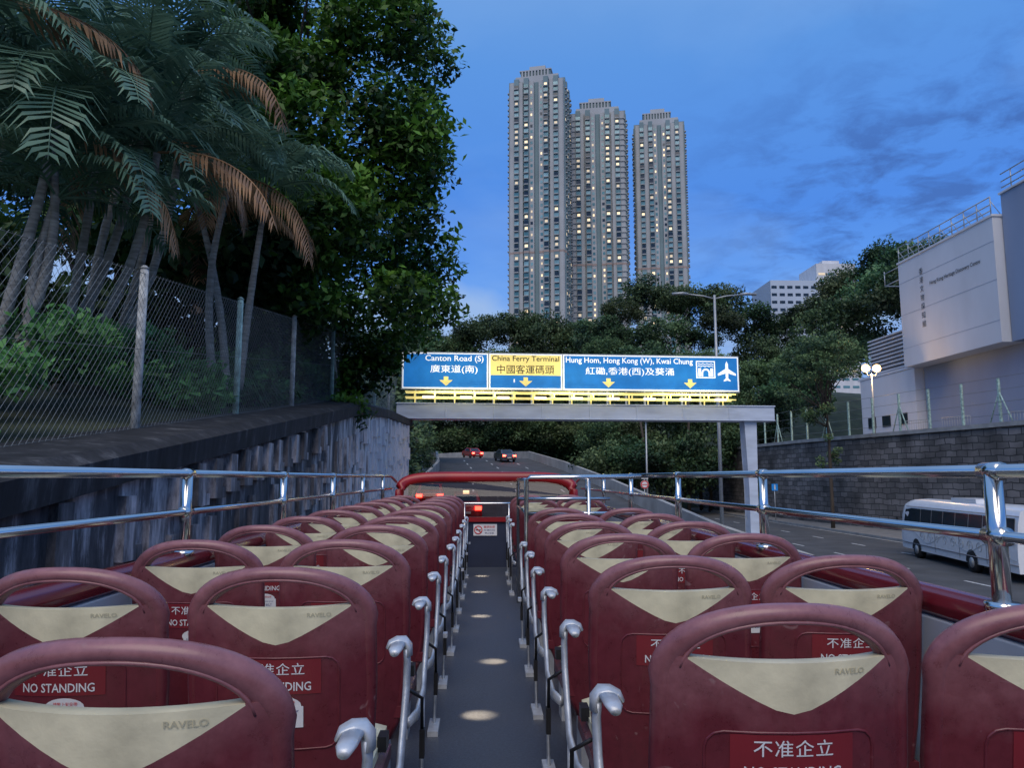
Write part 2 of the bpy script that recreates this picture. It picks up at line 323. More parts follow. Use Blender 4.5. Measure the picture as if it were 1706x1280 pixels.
mk=nt.nodes.new('ShaderNodeMapRange'); mk.inputs['From Min'].default_value=.22; mk.inputs['From Max'].default_value=.42; mk.inputs['To Min'].default_value=.08; mk.inputs['To Max'].default_value=.85; nt.links.new(sp.outputs['X'],mk.inputs['Value'])
mk2=nt.nodes.new('ShaderNodeMapRange'); mk2.inputs['From Min'].default_value=.48; mk2.inputs['From Max'].default_value=.38; mk2.inputs['To Min'].default_value=.2; mk2.inputs['To Max'].default_value=1; nt.links.new(sp.outputs['Z'],mk2.inputs['Value'])
mm0=nt.nodes.new('ShaderNodeMath'); mm0.operation='MULTIPLY'; nt.links.new(mk2.outputs[0],mm0.inputs[0]); nt.links.new(mk.outputs[0],mm0.inputs[1])
mm=nt.nodes.new('ShaderNodeMath'); mm.operation='MULTIPLY'; nt.links.new(cr.outputs[0],mm.inputs[0]); nt.links.new(mm0.outputs[0],mm.inputs[1])
c1=nt.nodes.new('ShaderNodeMix'); c1.data_type='RGBA'; c1.inputs[7].default_value=(.06,.16,.5,1); nt.links.new(mm.outputs[0],c1.inputs[0]); nt.links.new(gr.outputs[0],c1.inputs[6])
n2=nt.nodes.new('ShaderNodeTexNoise'); n2.inputs['Scale'].default_value=1.1; n2.inputs['Detail'].default_value=6; n2.inputs['Distortion'].default_value=.2
mp2=nt.nodes.new('ShaderNodeMapping'); mp2.inputs['Location'].default_value=(5,3,0); mp2.inputs['Scale'].default_value=(1.2,1.2,1); nt.links.new(dv.outputs[0],mp2.inputs[0]); nt.links.new(mp2.outputs[0],n2.inputs['Vector'])
cr2=nt.nodes.new('ShaderNodeValToRGB'); cr2.color_ramp.elements[0].position=.48; cr2.color_ramp.elements[1].position=.8; nt.links.new(n2.outputs['Fac'],cr2.inputs[0])
m3=nt.nodes.new('ShaderNodeMath'); m3.operation='MULTIPLY'; m3.inputs[1].default_value=.5; nt.links.new(cr2.outputs[0],m3.inputs[0])
c2=nt.nodes.new('ShaderNodeMix'); c2.data_type='RGBA'; c2.inputs[7].default_value=(.28,.5,.92,1); nt.links.new(m3.outputs[0],c2.inputs[0]); nt.links.new(c1.outputs[2],c2.inputs[6])
n4=nt.nodes.new('ShaderNodeTexNoise'); n4.inputs['Scale'].default_value=7; n4.inputs['Detail'].default_value=6; nt.links.new(tc.outputs['Generated'],n4.inputs['Vector'])
lz4=nt.nodes.new('ShaderNodeMapRange'); lz4.inputs['From Min'].default_value=.31; lz4.inputs['From Max'].default_value=.2; lz4.inputs['To Min'].default_value=-.35; lz4.inputs['To Max'].default_value=.3; nt.links.new(sp.outputs['Z'],lz4.inputs['Value'])
lx4=nt.nodes.new('ShaderNodeMapRange'); lx4.inputs['From Min'].default_value=-.02; lx4.inputs['From Max'].default_value=.1; lx4.inputs['To Min'].default_value=.12; lx4.inputs['To Max'].default_value=-.12; nt.links.new(sp.outputs['X'],lx4.inputs['Value'])
a4=nt.nodes.new('ShaderNodeMath'); nt.links.new(n4.outputs['Fac'],a4.inputs[0]); nt.links.new(lz4.outputs[0],a4.inputs[1])
a5=nt.nodes.new('ShaderNodeMath'); nt.links.new(a4.outputs[0],a5.inputs[0]); nt.links.new(lx4.outputs[0],a5.inputs[1])
cr4=nt.nodes.new('ShaderNodeValToRGB'); cr4.color_ramp.elements[0].position=.55; cr4.color_ramp.elements[1].position=.8; cr4.color_ramp.elements[1].color=(.8,.8,.8,1); nt.links.new(a5.outputs[0],cr4.inputs[0])
c4=nt.nodes.new('ShaderNodeMix'); c4.data_type='RGBA'; c4.inputs[7].default_value=(.38,.55,.86,1); nt.links.new(cr4.outputs[0],c4.inputs[0]); nt.links.new(c2.outputs[2],c4.inputs[6])
ms=nt.nodes.new('ShaderNodeMix'); ms.data_type='RGBA'; ms.inputs[0].default_value=.08; nt.links.new(c4.outputs[2],ms.inputs[6]); nt.links.new(sc.outputs[2],ms.inputs[7])
nt.links.new(ms.outputs[2],bg.inputs[0]); bg.inputs[1].default_value=1.0
sl=bpy.data.lights.new('sun','SUN'); sl.energy=2.0; sl.angle=R(50); sl.color=(1,.86,.7)
so=bpy.data.objects.new('sun',sl); scene.collection.objects.link(so); so.rotation_euler=(R(42),0,R(-8))
cd=bpy.data.cameras.new('camera'); co=bpy.data.objects.new('camera',cd); scene.collection.objects.link(co); scene.camera=co
cd.sensor_width=36; cd.lens=26.4; cd.clip_start=.05; cd.clip_end=3000; co.location=(0,0,3.61); co.rotation_euler=(R(97.1),0,R(-1.9))
scene.view_settings.view_transform='Standard'; scene.view_settings.look='None'; scene.view_settings.exposure=0

# ---------------------------------------------------------------- seats
def SY(x,z): return (1-z)*.13-.02+.055*(x/.22)**2
def hw(z): return interp(z,[(.3,.16),(.36,.19),(.5,.208),(.7,.217),(.86,.212),(.92,.2)])
def seat_mesh(arm):
    mb=MB(); us=[-1,-.92,-.84]+list(np.linspace(-.7,.7,11))+[.84,.92,1]; nu=len(us)
    rows=[]
    def zt(u): return .905-.004*max(0,1-(u/.84)**2)
    def zv(u): a=abs(u)/.84; return min(zt(u)-.002, .816+.086*max(0,(math.sqrt(a*a+.03)-.173))/.84)
    for t in (0,.5,1): rows.append([ (u,lerp(zt(u),zv(u),t)) for u in us])
    zl=np.linspace(.78,.3,12)
    for z in zl:
        rows.append([(u,min(z,zv(u)-.02) if z>.7 else z) for u in us])
    vb=[];vf=[]
    for r in rows:
        for u,z in r:
            x=u*hw(z); y=SY(x,z); vb.append((x,y,z)); vf.append((x*.97,y+.032,z))
    nr=len(rows)
    for i in range(nr-1):
        for j in range(nu-1):
            a=i*nu+j; k='cream' if (i<2 and abs(us[j])<=.84 and abs(us[j+1])<=.84) else 'maroon'
            mb.geo([vb[a],vb[a+nu],vb[a+nu+1],vb[a+1]],[(0,1,2,3)],k,True)
            mb.geo([vf[a],vf[a+1],vf[a+nu+1],vf[a+nu]],[(0,1,2,3)],'cream' if i>2 and abs(us[j])<.8 else 'maroon',True)
    for row in (0,nr-1):
        for j in range(nu-1):
            a=row*nu+j; mb.geo([vb[a],vb[a+1],vf[a+1],vf[a]],[(0,1,2,3)],'cream' if row==0 and abs(us[j])<.85 and abs(us[j+1])<.85 else 'maroon')
    P=[];rr=[]
    for z in np.linspace(.31,.85,9): x=-hw(z)+.006; P.append((x,SY(x,z)+.018,z)); rr.append(.014+.014*(z-.3))
    for t in np.linspace(0,math.pi,31)[1:-1]:
        x=-.206*math.copysign(abs(math.cos(t))**.92,math.cos(t)); z=.862+.12*math.sin(t)**.95; P.append((x,SY(x,z)+.018,z)); rr.append(.0165+.011*abs(math.cos(t))**1.5)
    for z in np.linspace(.85,.31,9): x=hw(z)-.006; P.append((x,SY(x,z)+.018,z)); rr.append(.014+.014*(z-.3))
    mb.tube(P,rr,'maroon',12,up=(0,1,0),r2=.02)
    P=[]
    for t in np.linspace(.16,math.pi-.16,25):
        x=-.184*math.copysign(abs(math.cos(t))**.9,math.cos(t)); z=.868+.1*math.sin(t)**.92; P.append((x,SY(x,z)+.003,z))
    mb.tube(P,.004,'maroon',5,up=(0,1,0))
    def on(e): return lambda x,z: (x,SY(x,z)-e,z)
    f=on(.0)
    rp=[]
    for cx,cz,a0 in ((.115,.755,0),(-.115,.755,90),(-.115,.6,180),(.115,.6,270)):
        for a in (0,30,60,90): rp.append((cx+.03*math.cos(R(a0+a)),cz+.03*math.sin(R(a0+a))))
    rp2=[]
    for i in range(len(rp)):
        a=rp[i];b=rp[(i+1)%len(rp)]
        for t in np.linspace(0,1,5)[:-1]: rp2.append(f(lerp(a[0],b[0],t),lerp(a[1],b[1],t)))
    rp2.append(rp2[0]); mb.tube(rp2,.0028,'maroon',5,cap=False,up=(0,1,0))
    def patch(x0,x1,z0,z1,k,e,oval=False):
        n=10
        if oval:
            cx,cz=(x0+x1)/2,(z0+z1)/2
            vs=[on(e)(cx,cz)]+[on(e)(cx+(x1-x0)/2*math.cos(2*math.pi*i/20),cz+(z1-z0)/2*math.sin(2*math.pi*i/20)) for i in range(20)]
            mb.geo(vs,[(0,1+i,1+(i+1)%20) for i in range(20)],k)
        else:
            A=[on(e)(lerp(x0,x1,i/n),z0) for i in range(n+1)]; B=[on(e)(lerp(x0,x1,i/n),z1) for i in range(n+1)]; mb.strip(A,B,k)
    patch(-.105,.105,.70,.782,'red_st',.0015)
    put_text(mb,'不准企立',lambda x,y:on(.0026)(x+.0,y+.760),'white_st',w=.135,h=.028,res=2,bold=.004,spacing=1.1)
    put_text(mb,'NO STANDING',lambda x,y:on(.0026)(x+.0,y+.719),'white_st',w=.165,h=.021,res=2,bold=.012)
    patch(-.03,.06,.652,.695,'white_st',.0015,True); patch(-.025,.065,.622,.672,'white_st',.0022)
    put_text(mb,'請繫上安全帶',lambda x,y:on(.003)(x+.018,y+.681),'inkred',w=.055,h=.009,res=1)
    put_text(mb,'Please fasten your',lambda x,y:on(.003)(x+.02,y+.661),'ink',w=.07,h=.009,res=1)
    put_text(mb,'SEAT BELT',lambda x,y:on(.003)(x+.02,y+.646),'ink',w=.055,h=.010,res=1)
    put_text(mb,'RAVELO',lambda x,y:on(.0012)(x+.1,y+.884+abs(x)*.02+.001),'creamem',w=.055,h=.010,res=2,bold=.02)
    def rbox(c,d,k):
        x,y,z=[a/2 for a in d]; b=min(z,.03); vs=[]; 
        for zz,inn in ((-z,.02),(-z+b*.5,0),(z-b*.6,0),(z,.03)):
            for sx,sy in ((-1,-1),(1,-1),(1,1),(-1,1)): vs.append((c[0]+sx*(x-inn),c[1]+sy*(y-inn),c[2]+zz))
        fs=[(3,2,1,0),(12,13,14,15)]+[(4*i+j,4*i+(j+1)%4,4*i+4+(j+1)%4,4*i+4+j) for i in range(3) for j in range(4)]
        mb.geo(vs,fs,k)
    rbox((0,.31,.40),(.425,.43,.07),'maroon'); rbox((0,.31,.46),(.40,.41,.06),'cream')
    mb.box((-.12,.3,.18),(.03,.14,.36),'alu'); mb.box((.12,.3,.18),(.03,.14,.36),'alu')
    if arm:
        ax=arm*.25
        pth=[(ax*.86,.20,.33),(ax*.95,.30,.33),(ax,.42,.38),(ax,.50,.47),(ax*1.01,.545,.57),(ax*1.01,.56,.65),(ax,.555,.69)]
        mb.tube(pth,[.02,.026,.03,.027,.025,.025,.028],'alu',8,r2=.011,up=(1,0,0))
        q=[(ax+arm*.007,.56,.665),(ax+arm*.005,.562,.695),(ax-arm*.006,.56,.711),(ax-arm*.028,.555,.713),(ax-arm*.048,.55,.705),(ax-arm*.057,.548,.69)]
        mb.tube(q,[.012,.013,.012,.011,.010,.006],'alu',12,r2=.03,up=(0,1,0))
        mb.tube([(ax-arm*.022,.43,.698),(ax-arm*.022,.46,.704),(ax-arm*.022,.53,.706)],[.012,.021,.022],'alu',10,r2=.009)
        mb.tube([(ax,.42,.38),(ax,.43,.22),(ax,.40,.0)],[.022,.014,.02],'alu',8,r2=.008,up=(1,0,0)); mb.box((ax,.36,.012),(.05,.2,.024),'alu')
        mb.box((ax+arm*.012,.27,.24),(.018,.035,.10),'black'); mb.tube([(ax-arm*.04,.2,.45),(ax+arm*.010,.26,.40),(ax+arm*.012,.27,.24)],.007,'black',6)
        mb.box((ax-arm*.04,.36,.48),(.025,.06,.04),'black')
    return mb.mesh('bus_seat')
mL=seat_mesh(1); mRr=seat_mesh(-1); m0=seat_mesh(0)
DZ=2.40
seats=[]
for k in range(11):
    y=1.05+.8*k
    seats+=[(mL,-.4975,y),(m0,-1.005,y)]
for k in range(11):
    y=1.29+.8*k
    if k in(6,7): continue
    if y>9.9: continue
    seats+=[(mRr,.515,y),(m0,1.0,y)]
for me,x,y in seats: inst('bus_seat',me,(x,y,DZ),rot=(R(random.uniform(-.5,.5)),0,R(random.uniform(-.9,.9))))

# ---------------------------------------------------------------- bus
bus=empty('open_top_bus')
mb=MB(); FR=10.45
mb.box((0,4.7,DZ-.03),(2.44,11.6,.06),'floor'); mb.obj('deck_floor',bus)
mb=MB()
for s in (-1,1):
    mb.box((s*1.262,4.7,DZ+.40),(.035,11.5,.84),'panelg')
    for y in np.arange(.2,10,1.55): mb.box((s*1.243,y,DZ+.40),(.008,.03,.8),'galv')
    mb.box((s*1.30,4.7,1.75),(.04,11.5,2.98),'busred')
    mb.tube([(s*1.285,-1.0,DZ+.86),(s*1.285,FR-.1,DZ+.86)],.045,'busred',10)
    mb.box((s*1.322,4.5,1.55),(.012,9.6,.75),'darkglass')
mb.box((0,FR+.12,1.35),(2.58,.05,2.1),'busred'); mb.box((0,FR+.15,1.5),(2.2,.05,1.1),'darkglass'); mb.box((0,-1.05,1.8),(2.58,.05,3),'busred')
mb.box((0,4.7,.42),(2.4,11.4,.1),'black')
mb.obj('body',bus,bevel=.006)
for y in (1.2,7.9):
    for s in (-1,1):
        mb=MB(); mb.cyl((s*1.08,y,.48),(s*1.31,y,.48),.48,'tyre',28); mb.cyl((s*1.25,y,.48),(s*1.325,y,.48),.27,'galv',20); mb.obj('wheel',bus)
mb=MB()
def bar(P,r=.02): mb.tube(P,r,'chrome',12)
for s in (-1,1):
    X=s*1.27
    bar([(X,-1,DZ+1.225),(X,FR-.4,DZ+1.225),(X*.97,FR-.1,DZ+1.15)],.017); bar([(X,-1,DZ+1.065),(X,FR-.3,DZ+1.065)],.014)
    ys=(.4,1.86,3.45,5.0,6.65,8.2,9.6) if s>0 else (1.75-.1,3.26,4.78,6.3,7.8,9.3)
    for y in ys:
        bar([(X,y,DZ+.86),(X,y,DZ+1.225)],.022); mb.cyl((X,y,DZ+.885),(X,y,DZ+.905),.04,'chrome',14)
        mb.cyl((X,y-.035,DZ+1.225),(X,y+.035,DZ+1.225),.023,'chrome',12); mb.cyl((X,y-.035,DZ+1.065),(X,y+.035,DZ+1.065),.024,'chrome',12)
g=.31
bar([(g,5.95,DZ),(g,5.95,DZ+1.19),(g+.03,5.95,DZ+1.215),(1.22,5.95,DZ+1.215)],.018); bar([(g,5.95,DZ+.93),(1.22,5.95,DZ+.93)],.014)
bar([(g,5.95,DZ+1.19),(g,7.5,DZ+1.19),(g,7.5,DZ)],.017); bar([(g,5.95,DZ+.93),(g,7.5,DZ+.93)],.014); bar([(.8,5.95,DZ),(.8,5.95,DZ+1.2)],.016)
bar([(g,7.5,DZ+1.0),(1.22,7.5,DZ+1.0)],.016)
bar([(-1.2,FR-.15,DZ+.86),(1.2,FR-.15,DZ+.86)],.015); 
for x in (-.3,.3): bar([(x,FR-.15,DZ),(x,FR-.15,DZ+.86)],.012)
mb.obj('handrails',bus)
mb=MB(); mb.box((0,FR,DZ+.31),(2.5,.06,.62),'navy'); mb.box((0,FR-.01,DZ+.64),(2.52,.12,.06),'busredl')
P=[]; 
for t in np.linspace(0,math.pi,29):
    P.append((-1.2*math.copysign(abs(math.cos(t))**.35,math.cos(t)),FR+.15*math.sin(t),DZ+.95+.26*math.sin(t)**.55))
P=[(-1.22,FR,DZ+.62)]+P+[(1.22,FR,DZ+.62)]
mb.tube(P,.06,'busredl',12,r2=.08); mb.obj('windscreen_frame',bus)
mb=MB(); vs=[(p[0],p[1],p[2]) for p in P]; mb.geo(vs,[tuple(range(len(vs)))],'glass'); mb.obj('windscreen',bus)
mb=MB(); mb.box((-.02,FR-.04,DZ+.50),(.32,.006,.155),'white_st')
yy=FR-.0445
ring=[(-.115+.052*math.cos(a),yy,DZ+.50+.052*math.sin(a)) for a in np.linspace(0,2*math.pi,25)]
mb.tube(ring,.007,'inkred',5,cap=False,up=(0,1,0)); mb.tube([(-.15,yy,DZ+.535),(-.08,yy,DZ+.465)],.006,'inkred',5)
mb.box((-.115,yy+.001,DZ+.498),(.07,.004,.012),'signblk')
fn=lambda cx,cz:(lambda x,y:(x+cx,yy-.001,y+cz))
put_text(mb,'嚴禁吸煙',fn(.035,DZ+.54),'inkred',w=.15,h=.032); put_text(mb,'NO SMOKING',fn(.035,DZ+.497),'ink',w=.15,h=.02,bold=.01); put_text(mb,'禁止吸烟',fn(.035,DZ+.457),'ink',w=.12,h=.024)
mb.obj('no_smoking_notice',bus)
for i,(tx,ty) in enumerate(((-.04,4.03),(.05,5.16),(-.05,6.8),(-.08,8.2),(-.06,9.5))):
    sx=-.2 if tx<0 else .21
    mb=MB(); mb.box((sx+math.copysign(.012,sx),ty,DZ+.40),(.022,.05,.022),'alu'); mb.obj('aisle_lamp',bus)
    l=bpy.data.lights.new('aisle_spot','SPOT'); l.energy=60; l.color=(1,.74,.44); l.spot_size=R(27); l.spot_blend=1; l.shadow_soft_size=.015
    o=bpy.data.objects.new('aisle_spot',l); scene.collection.objects.link(o); o.parent=bus; o.location=(sx-math.copysign(.015,sx),ty,DZ+.385)
    d=Vector((tx,ty,DZ))-Vector(o.location); o.rotation_euler=d.to_track_quat('-Z','Y').to_euler()

# ---------------------------------------------------------------- ground, roads
mb=MB(); mb.quad((-1500,-1500,-.02),(1500,-1500,-.02),(1500,1500,-.02),(-1500,1500,-.02),'ground'); mb.obj('ground')
mb=MB(); mb.quad((-3.5,-30,0),(11,-30,0),(11,26,0),(-3.5,26,0),'asphalt')
YS=np.array([26,35,45,60,70,80,90,100,110,120,130,138,145]); 
RX=np.interp(YS,[26,60,80,100,120,135,145],[11,9.5,8,5.4,1,-6,-12]); LX=np.interp(YS,[26,33,60,80,100,115,130,145],[-3.5,-4.2,-5,-5,-6.5,-11,-20,-34])
ZR=np.interp(YS,[26,35,100,130,145],[0,.5,6.1,7.0,7.1])
mb.strip([(LX[i],YS[i],ZR[i]) for i in range(len(YS))],[(RX[i],YS[i],ZR[i]) for i in range(len(YS))],'asphalt')
mb.quad((13.5,-30,0),(23.5,-30,0),(23.5,120,0),(13.5,120,0),'asphalt')
road=mb.obj('road')
mb=MB()
def at(y,f): x0=np.interp(y,YS,LX);x1=np.interp(y,YS,RX); return (lerp(x0,x1,f),y,np.interp(y,YS,ZR)+.012)
for f in (.27,.5,.75):
    y=-10
    while y<26:
        x=lerp(-3.5,11,f); mb.quad((x-.06,y,.005),(x+.06,y,.005),(x+.06,y+1.5,.005),(x-.06,y+1.5,.005),'paint'); y+=5
    y=28
    while y<125:
        a=at(y,f);b=at(y+2,f); mb.quad((a[0]-.07,a[1],a[2]),(a[0]+.07,a[1],a[2]),(b[0]+.07,b[1],b[2]),(b[0]-.07,b[1],b[2]),'paint'); y+=6
for x in (16.8,20.1):
    y=-10
    while y<110: mb.quad((x-.06,y,.005),(x+.06,y,.005),(x+.06,y+1.5,.005),(x-.06,y+1.5,.005),'paint'); y+=5
mb.quad((13.8,-30,.005),(13.9,-30,.005),(13.9,118,.005),(13.8,118,.005),'paint'); mb.quad((23.1,-30,.005),(23.2,-30,.005),(23.2,118,.005),(23.1,118,.005),'paint')
mb.obj('road_markings')
mb=MB(); mb.box((12.25,-2,.06),(2.5,56,.13),'concrete')
mb.strip([(RX[i]+.3,YS[i],.1) for i in range(7)],[(13.5,YS[i],.1) for i in range(7)],'concrete'); mb.strip([(13.5,YS[i],.1) for i in range(7)],[(13.5,YS[i],0) for i in range(7)],'concrete')
mb.obj('median_pavement')
WL=[(34,5),(31.5,22),(28.6,40),(25.6,60),(24.6,80),(24.4,100)]
mb=MB(); mb.strip([(23.5,p[1],.13) for p in WL],[(p[0],p[1],.13) for p in WL],'paving'); mb.strip([(23.5,p[1],0) for p in WL],[(23.5,p[1],.13) for p in WL],'concrete'); mb.obj('pavement')
mb=MB()
for E,off in ((RX,.28),(LX,-.28)):
    st=0 if off>0 else 2
    a=[(E[i],YS[i],ZR[i]) for i in range(st,len(YS))]
    a1=[(p[0],p[1],p[2]+.95) for p in a]; b1=[(p[0]+off,p[1],p[2]+.95) for p in a]; b0=[(p[0]+off,p[1],-.02) for p in a]
    mb.strip(a,a1,'parapet'); mb.strip(a1,b1,'parapet'); mb.strip(b1,b0,'parapet')
mb.obj('flyover_parapet')

# ---------------------------------------------------------------- left retaining wall + slope
WT=[(-6,2.2),(5.4,3.66),(20.6,5.67),(26,6.0),(34,6.25)]
wt=lambda y:interp(y,WT)
mb=MB(); ys=list(np.linspace(-6,34,41))
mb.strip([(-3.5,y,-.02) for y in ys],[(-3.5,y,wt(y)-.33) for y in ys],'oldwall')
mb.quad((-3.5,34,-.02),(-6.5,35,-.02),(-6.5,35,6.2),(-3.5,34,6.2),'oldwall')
y=-5; c=0
while y<33.6:
    c+=1; zz=wt(y)-.36-[.12,.45,.0,.3][c%4]
    while zz>.3:
        h=[.62,.5,.8][c%3]; h=min(h,zz-.1); p=[.09,.13,.08][c%3]
        if random.random()<.93:
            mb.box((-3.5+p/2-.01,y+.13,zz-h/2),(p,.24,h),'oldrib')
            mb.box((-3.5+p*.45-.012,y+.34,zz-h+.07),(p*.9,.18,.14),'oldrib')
        zz-=h+.22; c+=7
    y+=.56
mb.obj('retaining_wall')
mb=MB()
A=[(-3.38,y,wt(y)-.34) for y in ys];B=[(-3.36,y,wt(y)-.08) for y in ys];C=[(-3.52,y,wt(y)) for y in ys];D=[(-4.35,y,wt(y)+.06) for y in ys];E0=[(-3.5,y,wt(y)-.34) for y in ys]
mb.strip(E0,A,'cap');mb.strip(A,B,'cap',True);mb.strip(B,C,'cap',True);mb.strip(C,D,'cap'); mb.quad(A[-1],B[-1],C[-1],E0[-1],'cap'); mb.obj('wall_coping')
mb=MB(); xs=list(np.linspace(-4.3,-60,24)); yy2=list(np.linspace(-10,70,41))
def lz(x,y): 
    b=wt(min(y,34)); b=b if y<34 else b*max(0,1-(y-34)/14)
    return b+(-4.25-x)*.13*(1 if y<40 else .6)+.25*math.sin(x*1.1+y*.7)*min(1,(-4.2-x))
vs=[(x,y,lz(x,y)) for y in yy2 for x in xs]; n=len(xs)
mb.geo(vs,[(j*n+i,(j)*n+i+1,(j+1)*n+i+1,(j+1)*n+i) for j in range(len(yy2)-1) for i in range(n-1)],'ground',True); mb.obj('hillside_terrain')

fe=empty('chain_link_fence')
mb=MB(); py=[5.5-3.55*2,5.5-3.55,5.5,9.1,12.65,16.2,20.3,24,28,32]
for i,y in enumerate(py):
    k='postg' if i%2==0 else 'postw'
    mb.tube([(-4.2,y,wt(y)-.2),(-4.2,y,wt(y)+2.0)],[.055,.05],k,10); mb.tube([(-4.2,y,wt(y)+2.0),(-4.2,y,wt(y)+2.04)],[.065,.02],k,10)
for y in (24,20.3): mb.tube([(-4.2,y,wt(y)+1.5),(-4.2,y+1.1,wt(y+1.1))],.035,'postw',8)
mb.obj('posts',fe)
mb=MB(); H=1.95
s=-3.0
def wire(p,q,r=.0022):
    p=Vector(p);q=Vector(q);t=(q-p).normalized();a=Vector((1,0,0));b=t.cross(a).normalized()
    vs=[p+a*r,p+b*r,p-a*r*.5-b*r,q+a*r,q+b*r,q-a*r*.5-b*r]; mb.geo(vs,[(0,1,4,3),(1,2,5,4),(2,0,3,5)],'wire')
while s<33:
    wire((-4.16,s,wt(s)+.02),(-4.16,s+H*.9,wt(s+H*.9)+H)); wire((-4.165,s+H*.9,wt(s+H*.9)+.02),(-4.165,s,wt(s)+H)); s+=.1
for h in (.05,1.0,1.93):
    for a,b in zip(py[:-1],py[1:]): wire((-4.17,a,wt(a)+h),(-4.17,b,wt(b)+h),.004)
mb.obj('mesh_wires',fe)

# ---------------------------------------------------------------- big broadleaf tree
def limb(mb,p,q,r0,r1,k='bark',wob=.25,n=7):
    P=[];rs=[]; p=Vector(p);q=Vector(q)
    for i in range(n):
        t=i/(n-1); v=p.lerp(q,t); 
        if 0<i<n-1: v+=Vector((random.uniform(-wob,wob),random.uniform(-wob,wob),random.uniform(-wob,wob)*.5))
        P.append(v); rs.append(lerp(r0,r1,t))
    mb.tube(P,rs,k,8); return P
bt=empty('broadleaf_tree')
XR=[(1.5,-3.2),(2.4,-2.75),(3.2,-2.3),(3.9,-1.55),(4.7,-.8),(6.1,-.6),(7.3,-1.3),(8.5,-1.0),(9.8,-1.1),(11.5,-.85),(13,-1.4),(15,-2.6)]
XL=[(1.5,-4.6),(4,-5.6),(6,-6.4),(9,-7.5),(15,-8)]
cl=[]
for z in np.arange(1.8,15.2,.74):
    for k in range(6):
        r=random.uniform(.55,1.25)*(1 if z>4 else .8); xr=interp(z,XR)-r*.95+(random.uniform(-.25,.15)); xl=interp(z,XL)
        x=xr if k==0 else random.uniform(xl,xr); y=random.uniform(16.5,22) if z>4.3 else random.uniform(20,23)
        x*= y/20; z2=(z+random.uniform(-.25,.3))*(y/20)
        cl.append(((x,y,z2+3.6),r))
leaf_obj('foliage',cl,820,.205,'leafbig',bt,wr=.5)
mb=MB(); base=Vector((-5.9,21.5,5.6)); top=Vector((-5.4,21,11)); limb(mb,base,top,.3,.2,wob=.1)
for c,r in random.sample(cl,26):
    if c[2]>8: 
        st=base.lerp(top,random.uniform(.5,1)); 
        mid=st.lerp(Vector(c),.5)+Vector((0,0.3,.6)); limb(mb,st,mid,.1,.06,n=5,wob=.15); limb(mb,mid,c,.06,.02,n=5,wob=.15)
mb.obj('trunk',bt)
bt2=empty('shade_tree')
cl=[]
for i in range(110):
    y=random.uniform(20,34); x=-y*random.uniform(.30,.78); z=random.uniform(.06,.60)*y
    cl.append(((x,y,z+3.6),random.uniform(1.1,1.9)))
for i in range(50):
    y=random.uniform(15,19); x=-y*random.uniform(.3,.75); z=random.uniform(.08,.34)*y
    cl.append(((x,y,z+3.6),random.uniform(.8,1.3)))
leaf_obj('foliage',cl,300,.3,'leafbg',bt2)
mb=MB(); 
for bx,by in ((-9,22),(-13,25),(-16,28),(-6.5,24)):
    limb(mb,(bx,by,4.5),(bx+1,by,14),.3,.12,n=8)
    for j in range(4): limb(mb,(bx+.6,by,9+j),(bx+random.uniform(-3,3),by+random.uniform(-2,2),12+j*1.5),.12,.04)
mb.obj('trunks',bt2)
sh=empty('roadside_thicket'); cl=[]
for i in range(70):
    y=random.uniform(37,75); x=np.interp(y,YS,LX)-random.uniform(.6,5); cl.append(((x,y,random.uniform(1,9)),random.uniform(1,1.8)))
for i in range(60):
    y=random.uniform(70,125); x=np.interp(y,YS,LX)-random.uniform(1.5,7)+(3 if random.random()<.3 else 0); cl.append(((x,y,random.uniform(6 if x<np.interp(y,YS,LX)-2 else 12,19)),random.uniform(1.6,2.8)))
leaf_obj('foliage',cl,200,.36,'leaffor',sh)

sb=empty('shrub_bed'); cl=[]
for i in range(170):
    y=random.uniform(2.5,22); x=-4.65-random.uniform(0,2.6)**1.1; r=random.uniform(.22,.45); cl.append(((x,y,lz(x,y)+random.uniform(.1,1.05)*(1.1 if y<9 else .95)),r))
leaf_obj('foliage',cl,1400,.16,'leafshrub',sb,wr=.4)

